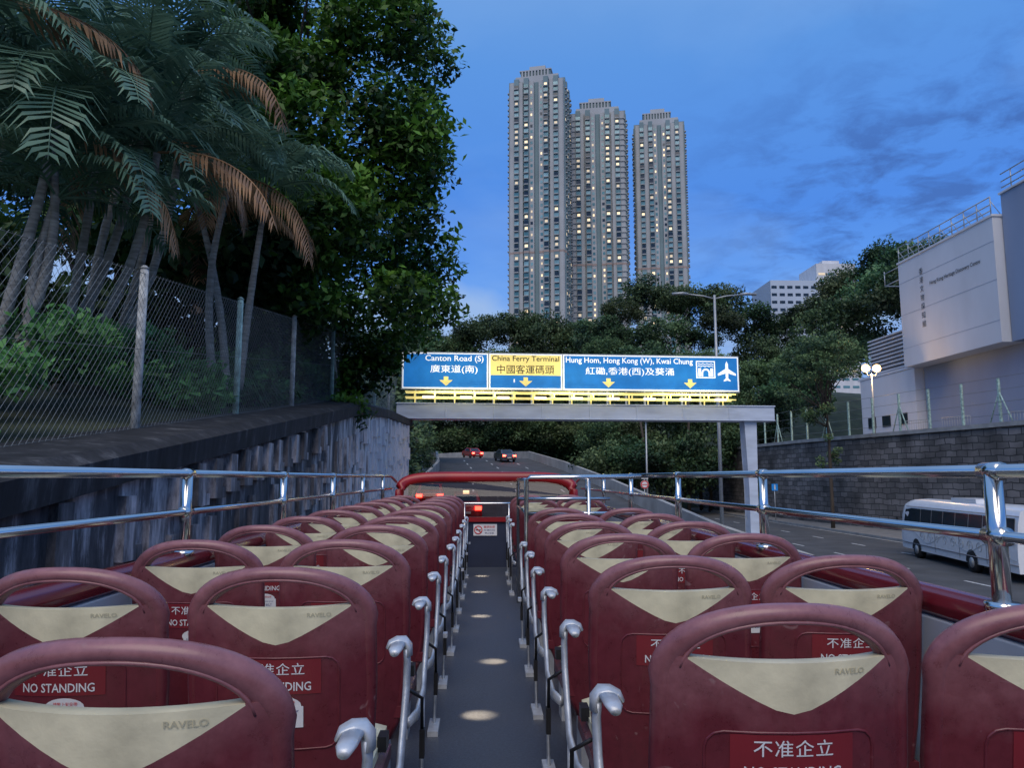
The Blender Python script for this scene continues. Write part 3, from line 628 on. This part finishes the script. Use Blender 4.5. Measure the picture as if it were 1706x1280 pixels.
def palm(name,base,crown,nf,L,seed,dry=2,tr=.08,extra=2):
    random.seed(seed); p=empty(name); mb=MB(); b=Vector(base);c=Vector(crown)
    for e in range(extra+1):
        bb=b+Vector((random.uniform(-.5,.5),random.uniform(-.4,.4),-.3))*(1 if e else 0); cc=c+Vector((random.uniform(-1.1,.8),random.uniform(-.6,.6),random.uniform(-1.1,.2)))*(1 if e else 0)
        bend=random.uniform(-.3,.35)
        P=[bb.lerp(cc,t)+Vector((bend*math.sin(t*3),.1*math.sin(t*2.5),0)) for t in np.linspace(0,1,18)]
        mb.tube(P,[lerp(tr,tr*.6,t)*(1+.1*(i%2)) for i,t in enumerate(np.linspace(0,1,18))],'palmbark',9)
        heads=P[-1]
        nfe=nf if e==0 else nf//2
        for i in range(nfe):
            az=i*2.399+random.uniform(-.3,.3); e0=random.uniform(.25,1.3); isdry=(e<2 and i<dry-e) 
            if isdry: e0=random.uniform(-.4,.2)
            k='palmdry' if isdry else 'palm'
            droop=random.uniform(1.2,2.2); l=L*random.uniform(.8,1.1); n=16; q=Vector(heads); Q=[q.copy()]; h=Vector((math.cos(az),math.sin(az),0)); side=Vector((-math.sin(az),math.cos(az),0)); T=[]
            for j in range(n):
                a=e0-droop*(j/n)**1.3; d=h*math.cos(a)+Vector((0,0,math.sin(a))); q=q+d*l/n; Q.append(q.copy()); T.append(d)
            T.append(T[-1]); mb.tube(Q,[lerp(.022,.004,j/n) for j in range(n+1)],k,4,cap=False)
            m=30
            for j in range(m):
                if random.random()<.06: continue
                s=.13+.87*j/m; idx=s*n; i0=int(min(idx,n-1)); f=idx-i0; pt=Q[i0].lerp(Q[i0+1],f); t=T[i0]
                ll=l*.29*(math.sin(math.pi*min(1,s*.86+.12))**.6)*random.uniform(.75,1.15); wd=.03
                for sd in (-1,1):
                    d1=(side*sd*.85+t*.55+Vector((0,0,.15 if not isdry else -.5))).normalized(); d2=(side*sd*.6+t*.5+Vector((0,0,-.5*random.uniform(.3,2) if not isdry else -1.2))).normalized()
                    a=pt;bm=pt+d1*ll*.55;ce=bm+d2*ll*.5; wv=t*wd
                    mb.geo([a-wv*.4,a+wv*.4,bm+wv,ce,bm-wv],[(0,1,2,4),(4,2,3)],k)
    mb.obj('palm_stems_and_fronds',p); return p
palm('palm_tree',(-6.3,9.6,5.0),(-5.7,9.6,8.3),13,2.4,1,dry=1)
palm('palm_tree',(-6.6,11.5,5.2),(-5.3,11,8.8),13,2.5,2,dry=2)
palm('palm_tree',(-5.3,14.5,5.6),(-4.9,14,9.4),13,2.5,3,dry=3)
palm('palm_tree',(-7.2,8.6,5.0),(-6.1,8.6,9.4),12,2.5,4,dry=1,extra=3)
palm('palm_tree',(-6.4,13,5.5),(-5.4,12.5,10.6),12,2.6,5,dry=1)
palm('palm_tree',(-8.5,12,5.6),(-8.0,12,10.5),12,2.8,6,dry=1)
random.seed(21)

# ---------------------------------------------------------------- gantry sign
ga=empty('overhead_gantry_sign',(-4.0,33.4,-.08),(0,0,R(3.2)))
GL=17.15
mb=MB()
mb.box((GL/2,0,3.61+2.98),(GL,1.0,.62),'gantry'); mb.box((GL/2,0,3.61+3.31),(GL+.06,1.1,.06),'gantry'); mb.box((GL/2,0,3.61+2.66),(GL+.04,1.06,.04),'gantry')
for i in range(1,8): mb.box((i*GL/8,-.512,6.59),(.05,.03,.6),'gantry')
mb.prism([(15.9,0),(16.55,0),(16.3,3.2),(16.35,6.25),(15.8,6.25),(15.92,3.2)],lambda p,d:(p[0],d,p[1]),-.3,.3,'gantry')
mb.box((16.2,0,.2),(1.1,1,.3),'concrete'); mb.box((-.2,0,3.2),(.5,.7,6.4),'gantry')
mb.obj('beam_and_column',ga,bevel=.02)
mb=MB(); zb=6.97
for z in (zb+.18,zb+.42): mb.box((GL/2-.8,-.45,z),(GL-2.4,.05,.05),'lampyel'); mb.box((GL/2-.8,-1.0,z),(GL-2.4,.05,.05),'lampyel')
for i in range(17): 
    x=.8+i*(GL-3.2)/16
    mb.box((x,-.45,zb+.2),(.05,.05,.5),'lampyel'); mb.box((x,-.7,zb+.2),(.05,.6,.04),'lampyel'); mb.box((x,-1.0,zb+.28),(.05,.05,.32),'lampyel'); mb.box((x,.1,zb+.9),(.08,.08,1.9),'galv')
for i in range(9): mb.box((1.4+i*(GL-4.2)/8,-1.25,zb+.16),(.5,.14,.09),'head')
mb.obj('walkway_and_lamps',ga)
mb=MB(); sz0,sz1=7.62,9.22; yf=-.25
def panel(x0,x1,z0,z1,k,y): mb.box(((x0+x1)/2,y,(z0+z1)/2),(x1-x0,.04,z1-z0),k)
X0,X1,X2,X3=.22,4.05,7.4,15.6
mb.box(((X0+X3)/2,yf+.06,(sz0+sz1)/2),(X3-X0+.1,.06,sz1-sz0+.1),'galv')
for a,b in ((X0,X1-.03),(X1+.03,X2-.03),(X2+.03,X3)):
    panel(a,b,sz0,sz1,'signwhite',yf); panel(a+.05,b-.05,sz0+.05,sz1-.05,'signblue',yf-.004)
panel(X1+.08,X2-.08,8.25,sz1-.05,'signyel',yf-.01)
tf=lambda cx,cz:(lambda x,y:(x+cx,yf-.034,y+cz))
put_text(mb,'Canton Road (S)',tf(2.52,8.95),'signwhite',w=2.6,h=.34,bold=.012)
put_text(mb,'廣東道(南)',tf(2.5,8.48),'signwhite',w=2.1,h=.40,bold=.004,res=5)
put_text(mb,'China Ferry Terminal',tf(5.72,8.98),'signblk',w=3.05,h=.32,bold=.010)
put_text(mb,'中國客運碼頭',tf(5.72,8.52),'signblk',w=2.6,h=.40,bold=.004,res=5)
put_text(mb,'Hung Hom, Hong Kong (W), Kwai Chung',tf(10.5,8.95),'signwhite',w=5.9,h=.34,bold=.012)
put_text(mb,'紅磡,香港(西)及葵涌',tf(10.5,8.47),'signwhite',w=4.1,h=.40,bold=.004,res=5)
def arrow(cx):
    z=8.04; p=[(-.1,.12),(.1,.12),(.1,-.04),(.3,-.04),(0,-.3),(-.3,-.04),(-.1,-.04)]
    mb.geo([(cx+a,yf-.034,z+b) for a,b in p],[tuple(range(7))],'signyel')
for x in (2.15,5.72,9.5,13.3): arrow(x)
put_text(mb,'1',tf(5.2,8.0),'signwhite',w=.05,h=.16)
pl=[(0,.5),(.07,.35),(.07,.12),(.45,-.12),(.45,-.22),(.07,-.1),(.06,-.34),(.17,-.44),(.17,-.5),(0,-.45)]
pl=pl+[(-a,b) for a,b in pl[::-1][1:-1]]
mb.geo([(15.05+a*.95,yf-.034,8.55+b*.95) for a,b in pl],[tuple(range(len(pl)))],'signwhite')
IX=.28
panel(13.32+IX,14.22+IX,8.22,9.02,'signwhite',yf-.012); 
def fl(pts,k,e): mb.geo([(a+IX,yf-e,b) for a,b in pts],[tuple(range(len(pts)))],k)
fl([(13.37,8.27),(14.17,8.27),(14.17,8.97),(13.37,8.97)],'signblue',.036)
for q in (8.86,8.76):
    A=[(13.4+IX+i*.037,yf-.04,q+.02*math.sin(i*1.2)) for i in range(21)]; B=[(a[0],a[1],a[2]+.035) for a in A]; mb.strip(A,B,'signwhite')
fl([(13.42,8.3),(13.55,8.3),(13.55,8.68),(13.42,8.68)],'signwhite',.04); fl([(13.99,8.3),(14.12,8.3),(14.12,8.68),(13.99,8.68)],'signwhite',.04)
A=[(13.77+IX+.2*math.cos(t),yf-.04,8.45+.22*math.sin(t)) for t in np.linspace(0,math.pi,13)];B=[(13.77+IX+.13*math.cos(t),yf-.04,8.45+.14*math.sin(t)) for t in np.linspace(0,math.pi,13)]; mb.strip(A,B,'signwhite')
fl([(13.57,8.3),(13.64,8.3),(13.64,8.46),(13.57,8.46)],'signwhite',.0405); fl([(13.9,8.3),(13.97,8.3),(13.97,8.46),(13.9,8.46)],'signwhite',.0405)
mb.obj('sign_panels',ga)
for x in (3.2,8,13.1):
    l=bpy.data.lights.new('sign_light','AREA'); l.shape='RECTANGLE'; l.size=3.6; l.size_y=.15; l.energy=60; l.color=(1,.9,.5)
    o=bpy.data.objects.new('sign_light',l); scene.collection.objects.link(o); o.parent=ga; o.location=(x,-1.25,zb+.26); o.rotation_euler=(R(148),0,0)

# ---------------------------------------------------------------- street lamps and poles
lp=MB(); lp.tube([(0,0,0),(0,0,6),(0,0,13.1)],[.11,.09,.06],'galv',12)
for s in (-1,1):
    lp.tube([(0,0,12.9),(s*.6,0,13.05),(s*1.5,0,13.15)],.035,'galv',8); lp.tube([(s*1.4,0,13.15),(s*1.7,0,13.18),(s*2.25,0,13.15)],[.04,.14,.06],'galv',10,r2=.07)
lp.tube([(0,0,0),(0,0,.8)],.16,'galv',12)
lp.obj('street_lamp',loc=(12.0,38.5,.1))
mb=MB(); mb.tube([(0,0,0),(0,0,8.2)],[.09,.06],'galv',10); mb.box((0,-.3,8.2),(.15,.6,.08),'galv'); mb.obj('lamp_post',loc=(13.2,62,0))
mb=MB(); mb.tube([(0,0,0),(0,0,3.2)],.045,'galv',8)
def disc(cx,cz,r,k,y): mb.geo([(cx+r*math.cos(a),y,cz+r*math.sin(a)) for a in np.linspace(0,2*math.pi,25)[:-1]],[tuple(range(24))],k)
mb.cyl((0,-.07,2.5),(0,-.05,2.5),.3,'white_st',24); disc(0,2.5,.29,'inkred',-.074); disc(0,2.5,.21,'white_st',-.078)
mb.box((0,-.085,2.5),(.4,.01,.06),'inkred'); mb.box((0,-.06,3.05),(.5,.03,.3),'white_st'); mb.box((0,-.08,3.05),(.4,.01,.16),'signblk')
mb.obj('traffic_sign',loc=(11.3,54,.6))
mb=MB(); mb.tube([(0,0,0),(0,0,3.0)],.045,'galv',8); mb.box((0,-.06,2.7),(.5,.03,.55),'signblue'); mb.box((0,-.08,2.7),(.12,.01,.4),'white_st'); mb.obj('direction_sign',loc=(23.8,62,.1))

# ---------------------------------------------------------------- right: stone wall, platform, fence, lamps
def wx(y): return interp(y,[(p[1],p[0]) for p in WL])
mb=MB(); PZ=6.4
mb.strip([(p[0],p[1],-.02) for p in WL],[(p[0],p[1],PZ) for p in WL],'stone'); mb.quad((WL[0][0],5,0),(80,5,0),(80,5,PZ),(WL[0][0],5,PZ),'stone')
mb.obj('stone_wall')
mb=MB(); mb.strip([(p[0]-.15,p[1],PZ-.0) for p in WL],[(p[0]-.15,p[1],PZ+.25) for p in WL],'concrete'); mb.strip([(p[0]-.15,p[1],PZ+.25) for p in WL],[(p[0]+.4,p[1],PZ+.25) for p in WL],'concrete'); mb.strip([(p[0]-.15,p[1],PZ) for p in WL],[(p[0]+.1,p[1],PZ) for p in WL],'concrete'); mb.obj('stone_wall_coping')
mb=MB(); mb.strip([(p[0],p[1],PZ+.01) for p in WL],[(120,p[1],PZ+.01) for p in WL],'paving'); mb.obj('terrace_ground')
pf=empty('terrace_fence'); mb=MB()
for i in range(20):
    y=22+i*2.7; x=wx(y)+.2; mb.box((x,y,PZ+.25+1.25),(.12,.12,2.5),'postg')
    if i%3==1:
        for s in (-1,1): mb.tube([(x,y,PZ+2.0),(x,y+s*.9,PZ+.3)],.04,'postg',6)
for h in (.5,1.2,1.9,2.6):
    mb.tube([(wx(y)+.2,y,PZ+.2+h) for y in np.arange(22,76,2.7)],.012,'wire',4)
mb.obj('posts_and_rails',pf)
mb=MB()
mb.tube([(0,0,0),(0,0,4.9)],[.07,.05],'galv',10)
for s in (-1,1):
    mb.tube([(0,0,4.7),(s*.3,0,4.75),(s*.42,0,5.0)],.025,'galv',6)
    mb.tube([(s*.42,0,5.0+.34*(1-math.cos(t))*.85) for t in np.linspace(0,math.pi,9)],[max(.02,.29*math.sin(t)) for t in np.linspace(0,math.pi,9)],'globe',14)
g=mb.obj('globe_street_lamp',loc=(28.6,54.5,PZ),)
l=bpy.data.lights.new('globe_light','POINT'); l.energy=350; l.color=(1,.6,.25); l.shadow_soft_size=.1; o=bpy.data.objects.new('globe_light',l); scene.collection.objects.link(o); o.parent=g; o.location=(0,-.1,5.25)
for (x,y) in ((29.5,50.5),(31.6,43),(30.3,47.5)):
    mb=MB(); 
    for z in (.15,1.1): mb.tube([(0,-1,z),(0,1,z)],.025,'galv',6)
    for i in range(12): mb.tube([(0,-1+i*2/11,.15),(0,-1+i*2/11,1.1)],.012,'galv',5)
    for s in (-.8,.8): mb.box((0,s,.06),(.5,.05,.04),'galv'); mb.tube([(0,s,.06),(0,s,.2)],.02,'galv',6)
    mb.obj('crowd_barrier',loc=(x,y,PZ+.01),rot=(0,0,R(20)))
hb=empty('heritage_centre_building')
mb=MB()
mb.box((36,50.5,16.05),(8,11,8.1),'bwhite'); mb.box((36,50.5,20.16),(8.15,11.15,.14),'bwhite')
mb.box((37.6,41,9.2),(8.2,30,5.58),'bblue'); mb.box((36.9,32.4,16.75),(8.6,25,9.5),'bblue'); mb.box((36.9,32.4,21.56),(8.8,25.2,.12),'bwhite')
for y in (41.5,37.5,33.5):
    mb.box((32.57,y,17.6),(.1,2.6,3.2),'bwhite'); mb.box((32.54,y,17.6),(.08,2.0,2.6),'darkglass')
for z in (13.4,16.0,18.5): mb.box((31.996,50.5,z),(.02,11,.015),'bblue')
mb.obj('main_block',hb)
mb=MB(); mb.box((36.8,60.3,9.2),(8,8.4,5.55),'bwhite')
for y in (58,60.5,62.8): mb.box((32.77,y,8.2),(.08,1.2,.9),'darkglass')
mb.box((36.9,60.5,12.1),(8.3,8.6,.2),'bwhite')
mb.box((37,60,13.8),(7.4,6.6,3.2),'louver')
for i in range(10): mb.box((33.2,60,12.4+i*.32),(.25,6.8,.1),'bwhite',)
for i in range(10): mb.box((37,56.6,12.4+i*.32),(7.5,.2,.1),'bwhite',)
mb.obj('annex',hb)
mb=MB()
for z in (.35,.75,1.25):
    mb.tube([(32.1,45.2,20.2+z),(32.1,56,20.2+z)],.04,'galv',6); mb.tube([(32.7,20,21.6+z),(32.7,44.9,21.6+z)],.04,'galv',6)
for y in np.arange(45.2,56.1,1.35): mb.tube([(32.1,y,20.2),(32.1,y,21.45)],.04,'galv',6); mb.tube([(32.1,y,21.2),(32.8,y,20.2)],.025,'galv',5)
for y in np.arange(20,45,1.5): mb.tube([(32.7,y,21.6),(32.7,y,22.85)],.04,'galv',6)
mb.tube([(32.2,56.3,19),(32.2,58.4,19),(33.5,58.4,19)],.05,'galv',5); mb.tube([(32.2,56.3,20),(32.2,58.4,20)],.04,'galv',5); mb.tube([(32.2,58.4,19),(32.2,58.4,20.2)],.04,'galv',5)
mb.obj('roof_railing',hb)
mb=MB()
for i,ch in enumerate('香港文物探知館'):
    put_text(mb,ch,lambda x,y,i=i:(31.96,53.0-x,18.75-i*.66+y),'signblk',w=.46,h=.48,bold=.0,res=5)
put_text(mb,'Hong Kong Heritage Discovery Centre',lambda x,y:(31.96,49.2-x,17.55+y),'signblk',w=5.6,h=.36,bold=.01)
mb.obj('lettering',hb)

# ---------------------------------------------------------------- towers
def tower(name,cx,cy,W,Dp,H,rot,seed):
    random.seed(seed); t=empty(name,(cx,cy,0),(0,0,R(rot))); mb=MB(); fh=3.25
    nfl=int((H-14)/fh); Hm=nfl*fh
    mb.box((0,0,Hm/2),(W*.86,Dp*.86,Hm),'towerb')
    def face(width,depth,ang):
        m=Matrix.Rotation(ang,3,'Z'); n=11; pat=[1,2.2,0,2.6,1.2,-1.8,1.2,2.6,0,2.2,1]; typ='agwgawagwga' if seed%2 else 'wgagawagagw'
        sw=width/n
        for i in range(n):
            x=-width/2+(i+.5)*sw; d=pat[i]; typ_i=typ[i%len(typ)]
            y0=-(depth/2)-d+1.5
            c=m@Vector((x,y0+3.5,Hm/2)); k={'w':'towera','a':'towera','g':'towerb'}[typ_i]
            mb.box(c,(sw*.98,7,Hm+(3 if d>2 else 0)),k,rz=ang)
            pl=.05 if i in (1,9) else .14 if i in (3,4,6,7) else .1
            for f in range(1,nfl):
                z=f*fh
                if f in (17,18,38) : continue
                r=random.random(); kk='litwin' if r<pl else 'litwin2' if r<pl+.1 else 'darkglass' if r<.36 else 'teal' if r<.7 else 'teal2'
                ww=sw*(.5 if typ_i=='a' else .68 if typ_i=='w' else .9)*random.uniform(.9,1.05); hh=fh*(.5 if typ_i!='g' else .66)
                if r<pl+.1: ww*=.65; hh*=.8
                a=[m@Vector(p) for p in ((x-ww/2,y0-.06,z-hh/2),(x+ww/2,y0-.06,z-hh/2),(x+ww/2,y0-.06,z+hh/2),(x-ww/2,y0-.06,z+hh/2))]
                mb.geo(a,[(0,1,2,3)],kk)
                if typ_i!='a': mb.box(m@Vector((x,y0-.45,z-hh/2-.25)),(sw*.86,1.0,.5),'towera',rz=ang)
            for f in (17.5,38): mb.box(m@Vector((x,y0+3.4,f*fh)),(sw,7.1,1.2 if f==38 else 1.8),'towerc',rz=ang)
    face(W,Dp,0); face(Dp,W,R(90)); face(Dp,W,R(-90))
    mb.box((0,0,Hm+2.2),(W*.8,Dp*.8,4.4),'towera'); mb.box((-W*.04,0,Hm+6.6),(W*.56,Dp*.6,4.4),'towerb'); mb.box((-W*.04,0,Hm+9),(W*.6,Dp*.64,.6),'towera'); mb.box((-W*.02,0,Hm+11),(W*.3,Dp*.4,3.8),'towera')
    for i in range(9): mb.box((-W*.28+i*W*.06,-Dp*.34,Hm+6.6),(.8,1,4.3),'towera')
    mb.obj('tower_block',t)
tower('apartment_tower',29.3,402,30,26,238,-14,1)
tower('apartment_tower',65.5,425,31,26,229,-10,2)
tower('apartment_tower',103.2,430,28,24,226,-12,3)
random.seed(5)
mb=MB()
mb.box((-14,0,60),(28,30,118),'bdist'); mb.box((12,0,66),(23,24,128),'bwhite'); mb.box((12,0,131.5),(10,12,4),'bwhite')
for f in range(26):
    for i in range(6): mb.box((-26+i*4.6,-15.1,5+f*4.4),(3,.1,1.6),'darkglass')
for f in range(28):
    for i in range(4): mb.box((3.5+i*5.5,-12.1,5+f*4.4),(3.8,.1,1.3),'teal' if random.random()>.08 else 'litwin2')
mb.obj('hotel_building',loc=(190,430,-3))

# ---------------------------------------------------------------- hill + forest
mb=MB(); xs=np.linspace(-80,200,40); ysg=np.linspace(85,330,30); 
def hz(x,y): 
    a=min(1,max(0,(x-13)/20)); b=min(1,max(0,(y-88)/45)); c=min(1,max(0,(y-150)/40))
    return max(a*b,c)*19+1.2*math.sin(x*.13)*math.cos(y*.1)*max(a*b,c)-.3
n=len(xs); mb.geo([(x,y,hz(x,y)) for y in ysg for x in xs],[(j*n+i,j*n+i+1,(j+1)*n+i+1,(j+1)*n+i) for j in range(len(ysg)-1) for i in range(n-1)],'ground',True); mb.obj('hill_terrain')
protos=[]
for pi in range(4):
    cl=[]
    for i in range(30):
        d=rng.normal(size=3); d/=np.linalg.norm(d); d[2]=abs(d[2])*1.0-.25; rr=rng.uniform(.55,.9)
        cl.append(((d[0]*rr,d[1]*rr,d[2]*rr*.9),rng.uniform(.18,.34)))
    cl.append(((0,0,0),.6))
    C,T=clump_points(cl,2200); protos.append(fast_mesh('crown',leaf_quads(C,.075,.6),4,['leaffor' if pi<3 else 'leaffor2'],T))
fo=empty('forest')
def ft(x,y,top,r,pi=None,sz=1.0):
    me=protos[random.randrange(3) if pi is None else pi]; inst('crown',me,(x,y,top-r*.85*sz),(0,0,random.uniform(0,6.28)),(r,r,r*sz),fo)
TOP=[(-8,21.5),(-1,23),(5,24),(10,23.5),(14,22.3),(17,22),(19,26),(22,28.5),(27,27),(31,28.5),(34,25.5),(38,24),(42,24),(46,26),(51,30),(57,33),(66,34)]
for x in np.arange(15,75,3.4):
    top=interp(x,TOP)*1.06+3.6; ft(x*1.05+random.uniform(-1,1),106+random.uniform(-3,3),top+random.uniform(-1.2,.9),random.uniform(3.4,5.2))
for x in np.arange(-30,28,4.2):
    top=interp(x/1.5,TOP)*1.5+3.6; ft(x,152+random.uniform(-3,3),top+random.uniform(-2,.6),random.uniform(5,7.5)); ft(x+2,147,top-8,6.5); ft(x,149,top-15,6.5); ft(x+1,148,top-22,6.5); ft(x+3,149,15,6); ft(x,151,11,6)
for k,(yy,h,xa) in enumerate(((98,.80,16),(90,.62,14),(83,.44,13),(77,.28,13.5),(73,.16,13.5))):
    for x in np.arange(xa,64 if k<2 else 27+7*(4-k),4.0):
        top=(interp(x,TOP)*h)+3.6+random.uniform(-1.8,1.8); ft(x*yy/100+random.uniform(-1,1)+(2 if k>2 else 0),yy+random.uniform(-2,2),top,random.uniform(2.8,5),pi=3 if random.random()<.22 else None,sz=random.uniform(.75,1.3))
for x,y,t,r in ((34,74,19,4.5),(38,78,24,5),(44,80,28,5.5),(50,84,32,6),(30,72,15,4),(42,70,25,5),(28,78,13,4),(46,74,29,4.5)): ft(x,y,t,r)
mb=MB()
for i in range(26):
    x=random.uniform(14,30); y=random.uniform(74,96); limb(mb,(x,y,0),(x+random.uniform(-1,1),y,random.uniform(7,13)),.22,.1,wob=.2,n=5)
mb.obj('trunks',fo)
st=empty('umbrella_tree',(23.95,52,.13)); mb=MB()
limb(mb,(0,0,0),(-.1,0,9.0),.15,.07,wob=.1)
cl=[]
for i in range(40):
    a=random.uniform(0,6.28); d=random.uniform(.2,2.9); z=13.0-.2*d*d+random.uniform(-2.2,.6); c=(d*math.cos(a)-.2,d*math.sin(a)*.9,z)
    if c[0]>.9 and z<12.4: continue
    cl.append((c,(random.uniform(.55,.95),random.uniform(.6,1.0),.42)))
    if i%2==0: limb(mb,(-.1,0,random.uniform(7.5,9)),c,.06,.015,wob=.12)
for i in range(7): a=random.uniform(1.9,4.4); c=(1.5*math.cos(a),1.5*math.sin(a),random.uniform(7.2,9.6)); cl.append((c,.5)); limb(mb,(-.1,0,7),c,.035,.012,wob=.05)
for i in range(7): a=random.uniform(0,6.28); c=(.6*math.cos(a),.6*math.sin(a),random.uniform(4.2,6.6)); cl.append((c,.35)); limb(mb,(-.05,0,c[2]-.4),c,.025,.01,wob=.03)
mb.obj('trunk',st); leaf_obj('foliage',cl,700,.19,'leaffor2',st)

# ---------------------------------------------------------------- vehicles
def minibus():
    root=empty('white_minibus',(18.2,26.4,0),(0,0,R(-9.5))); L=9.6; mb=MB()
    sec=[(0,.35),(-.02,.9),(0,1.35),(.06,2.0),(.16,2.42),(.4,2.58),(1.0,2.63),(1.6,2.58),(1.84,2.42),(1.94,2.0),(2,1.35),(2.02,.9),(2,.35)]
    ysn=[(-1.0,1),(L-.9,1),(L-.35,.97),(L-.05,.9),(L,.8)]
    rings=[]
    for y,s in ysn: rings.append([(1+(p[0]-1)*(1-(1-s)*.5),y,.35+(p[1]-.35)*(s if p[1]>1.3 else 1)) for p in sec])
    n=len(sec)
    for a,b in zip(rings[:-1],rings[1:]): mb.strip(a,b,'minib',True)
    mb.geo(rings[-1],[tuple(range(n))],'minib'); mb.geo(rings[0][::-1],[tuple(range(n))],'minib')
    mb.obj('body',root); mb=MB()
    y=-.8
    while y<L-1.6:
        mb.quad((-.03,y,1.30),(-.03,y+1.11,1.30),(.075,y+1.11,2.2),(.075,y,2.2),'darkglass'); y+=1.15
    mb.quad((-.03,L-1.3,1.30),(-.012,L-.42,1.30),(.09,L-.55,2.12),(.075,L-1.3,2.2),'darkglass')
    mb.quad((.2,L+.006,1.3),(1.8,L+.006,1.3),(1.7,L-.0,1.95),(.3,L-.0,1.95),'darkglass')
    mb.box((1,4,2.68),(1.0,2.2,.16),'minib')
    mb.tube([(.1,-1,2.28),(.1,L-.6,2.28)],.012,'louver',5)
    mb.tube([(-.03,-1,.62),(-.03,L-.3,.62)],.02,'louver',5)
    mb.tube([(.02,L-.25,1.7),(-.15,L-.1,1.75),(-.15,L-.1,1.45)],.02,'black',6); mb.box((-.16,L-.1,1.6),(.06,.14,.3),'black')
    for yy3 in (1.2,3.4,5.7): mb.box((-.022,yy3,.95),(.01,.015,1.0),'louver')
    mb.obj('windows_and_trim',root); mb=MB()
    for wy in (L-1.9,L-7.2):
        for x0,x1 in ((-.02,.25),(1.75,2.02)):
            mb.cyl((x0,wy,.38),(x1,wy,.38),.38,'tyre',24)
        mb.cyl((-.04,wy,.38),(.0,wy,.38),.2,'galv',18)
        mb.geo([(-.028,wy+.48*math.cos(t),.38+.48*math.sin(t)) for t in np.linspace(0,math.pi,15)],[tuple(range(15))],'tyre')
    mb.obj('wheels',root); mb=MB()
    for cy in np.arange(.2,L-2.6,.75):
        s=random.choice((-1,1)); r0=random.uniform(.18,.3); P=[]
        for t in np.linspace(0,8.5,34): r=r0*(1-t/10); P.append((-.025,cy+s*r*math.cos(t),.98+r*math.sin(t)*.95))
        mb.tube(P,.009,'galv',4,up=(1,0,0))
    mb.tube([(-.025,y,.98+.22*math.sin(y*1.7)) for y in np.arange(-.9,L-.8,.15)],.009,'galv',4,up=(1,0,0))
    mb.obj('swirl_decoration',root)
minibus()
def car(name,loc,rz,k,taxi=False):
    r=empty(name,loc,(R(4.9),0,rz)); mb=MB()
    prof=[(-2.1,.35),(-2.15,.7),(-2.05,1.0),(-1.3,1.05),(-.6,1.45),(.6,1.47),(1.25,1.02),(2.0,.88),(2.15,.6),(2.1,.35)]
    mb.prism(prof,lambda p,d:(d*(1 if p[1]<1.1 else .8),p[0],p[1]),-.85,.85,k); mb.obj('body',r,bevel=.06); mb=MB()
    mb.quad((-.6,-1.22,1.12),(.6,-1.22,1.12),(.55,-.68,1.43),(-.55,-.68,1.43),'darkglass')
    for s in (-1,1): mb.quad((s*.862,-1.1,1.06),(s*.862,1.0,1.06),(s*.72,.5,1.4),(s*.72,-.55,1.4),'darkglass')
    mb.obj('windows',r); mb=MB()
    for s in (-1,1):
        mb.box((s*.66,-2.15,.84),(.36,.1,.2),'tail')
        for y in (-1.3,1.35): mb.cyl((s*.72,y,.32),(s*.88,y,.32),.32,'tyre',20)
    mb.box((0,-2.17,.6),(.5,.03,.12),'paint')
    if taxi: mb.box((0,0,1.53),(.35,.16,.12),'head')
    mb.obj('lamps_and_wheels',r)
def rz_at(y): return float(np.interp(y,YS,ZR))
car('taxi',(-3.7,50,rz_at(50)+.02),R(3),'carred',True)
car('taxi',(-1.2,44,rz_at(44)),R(2),'carred',True)
car('saloon_car',(2.2,94,rz_at(94)),R(14),'carsil')
car('saloon_car',(-2.2,112,rz_at(112)),R(22),'carred')
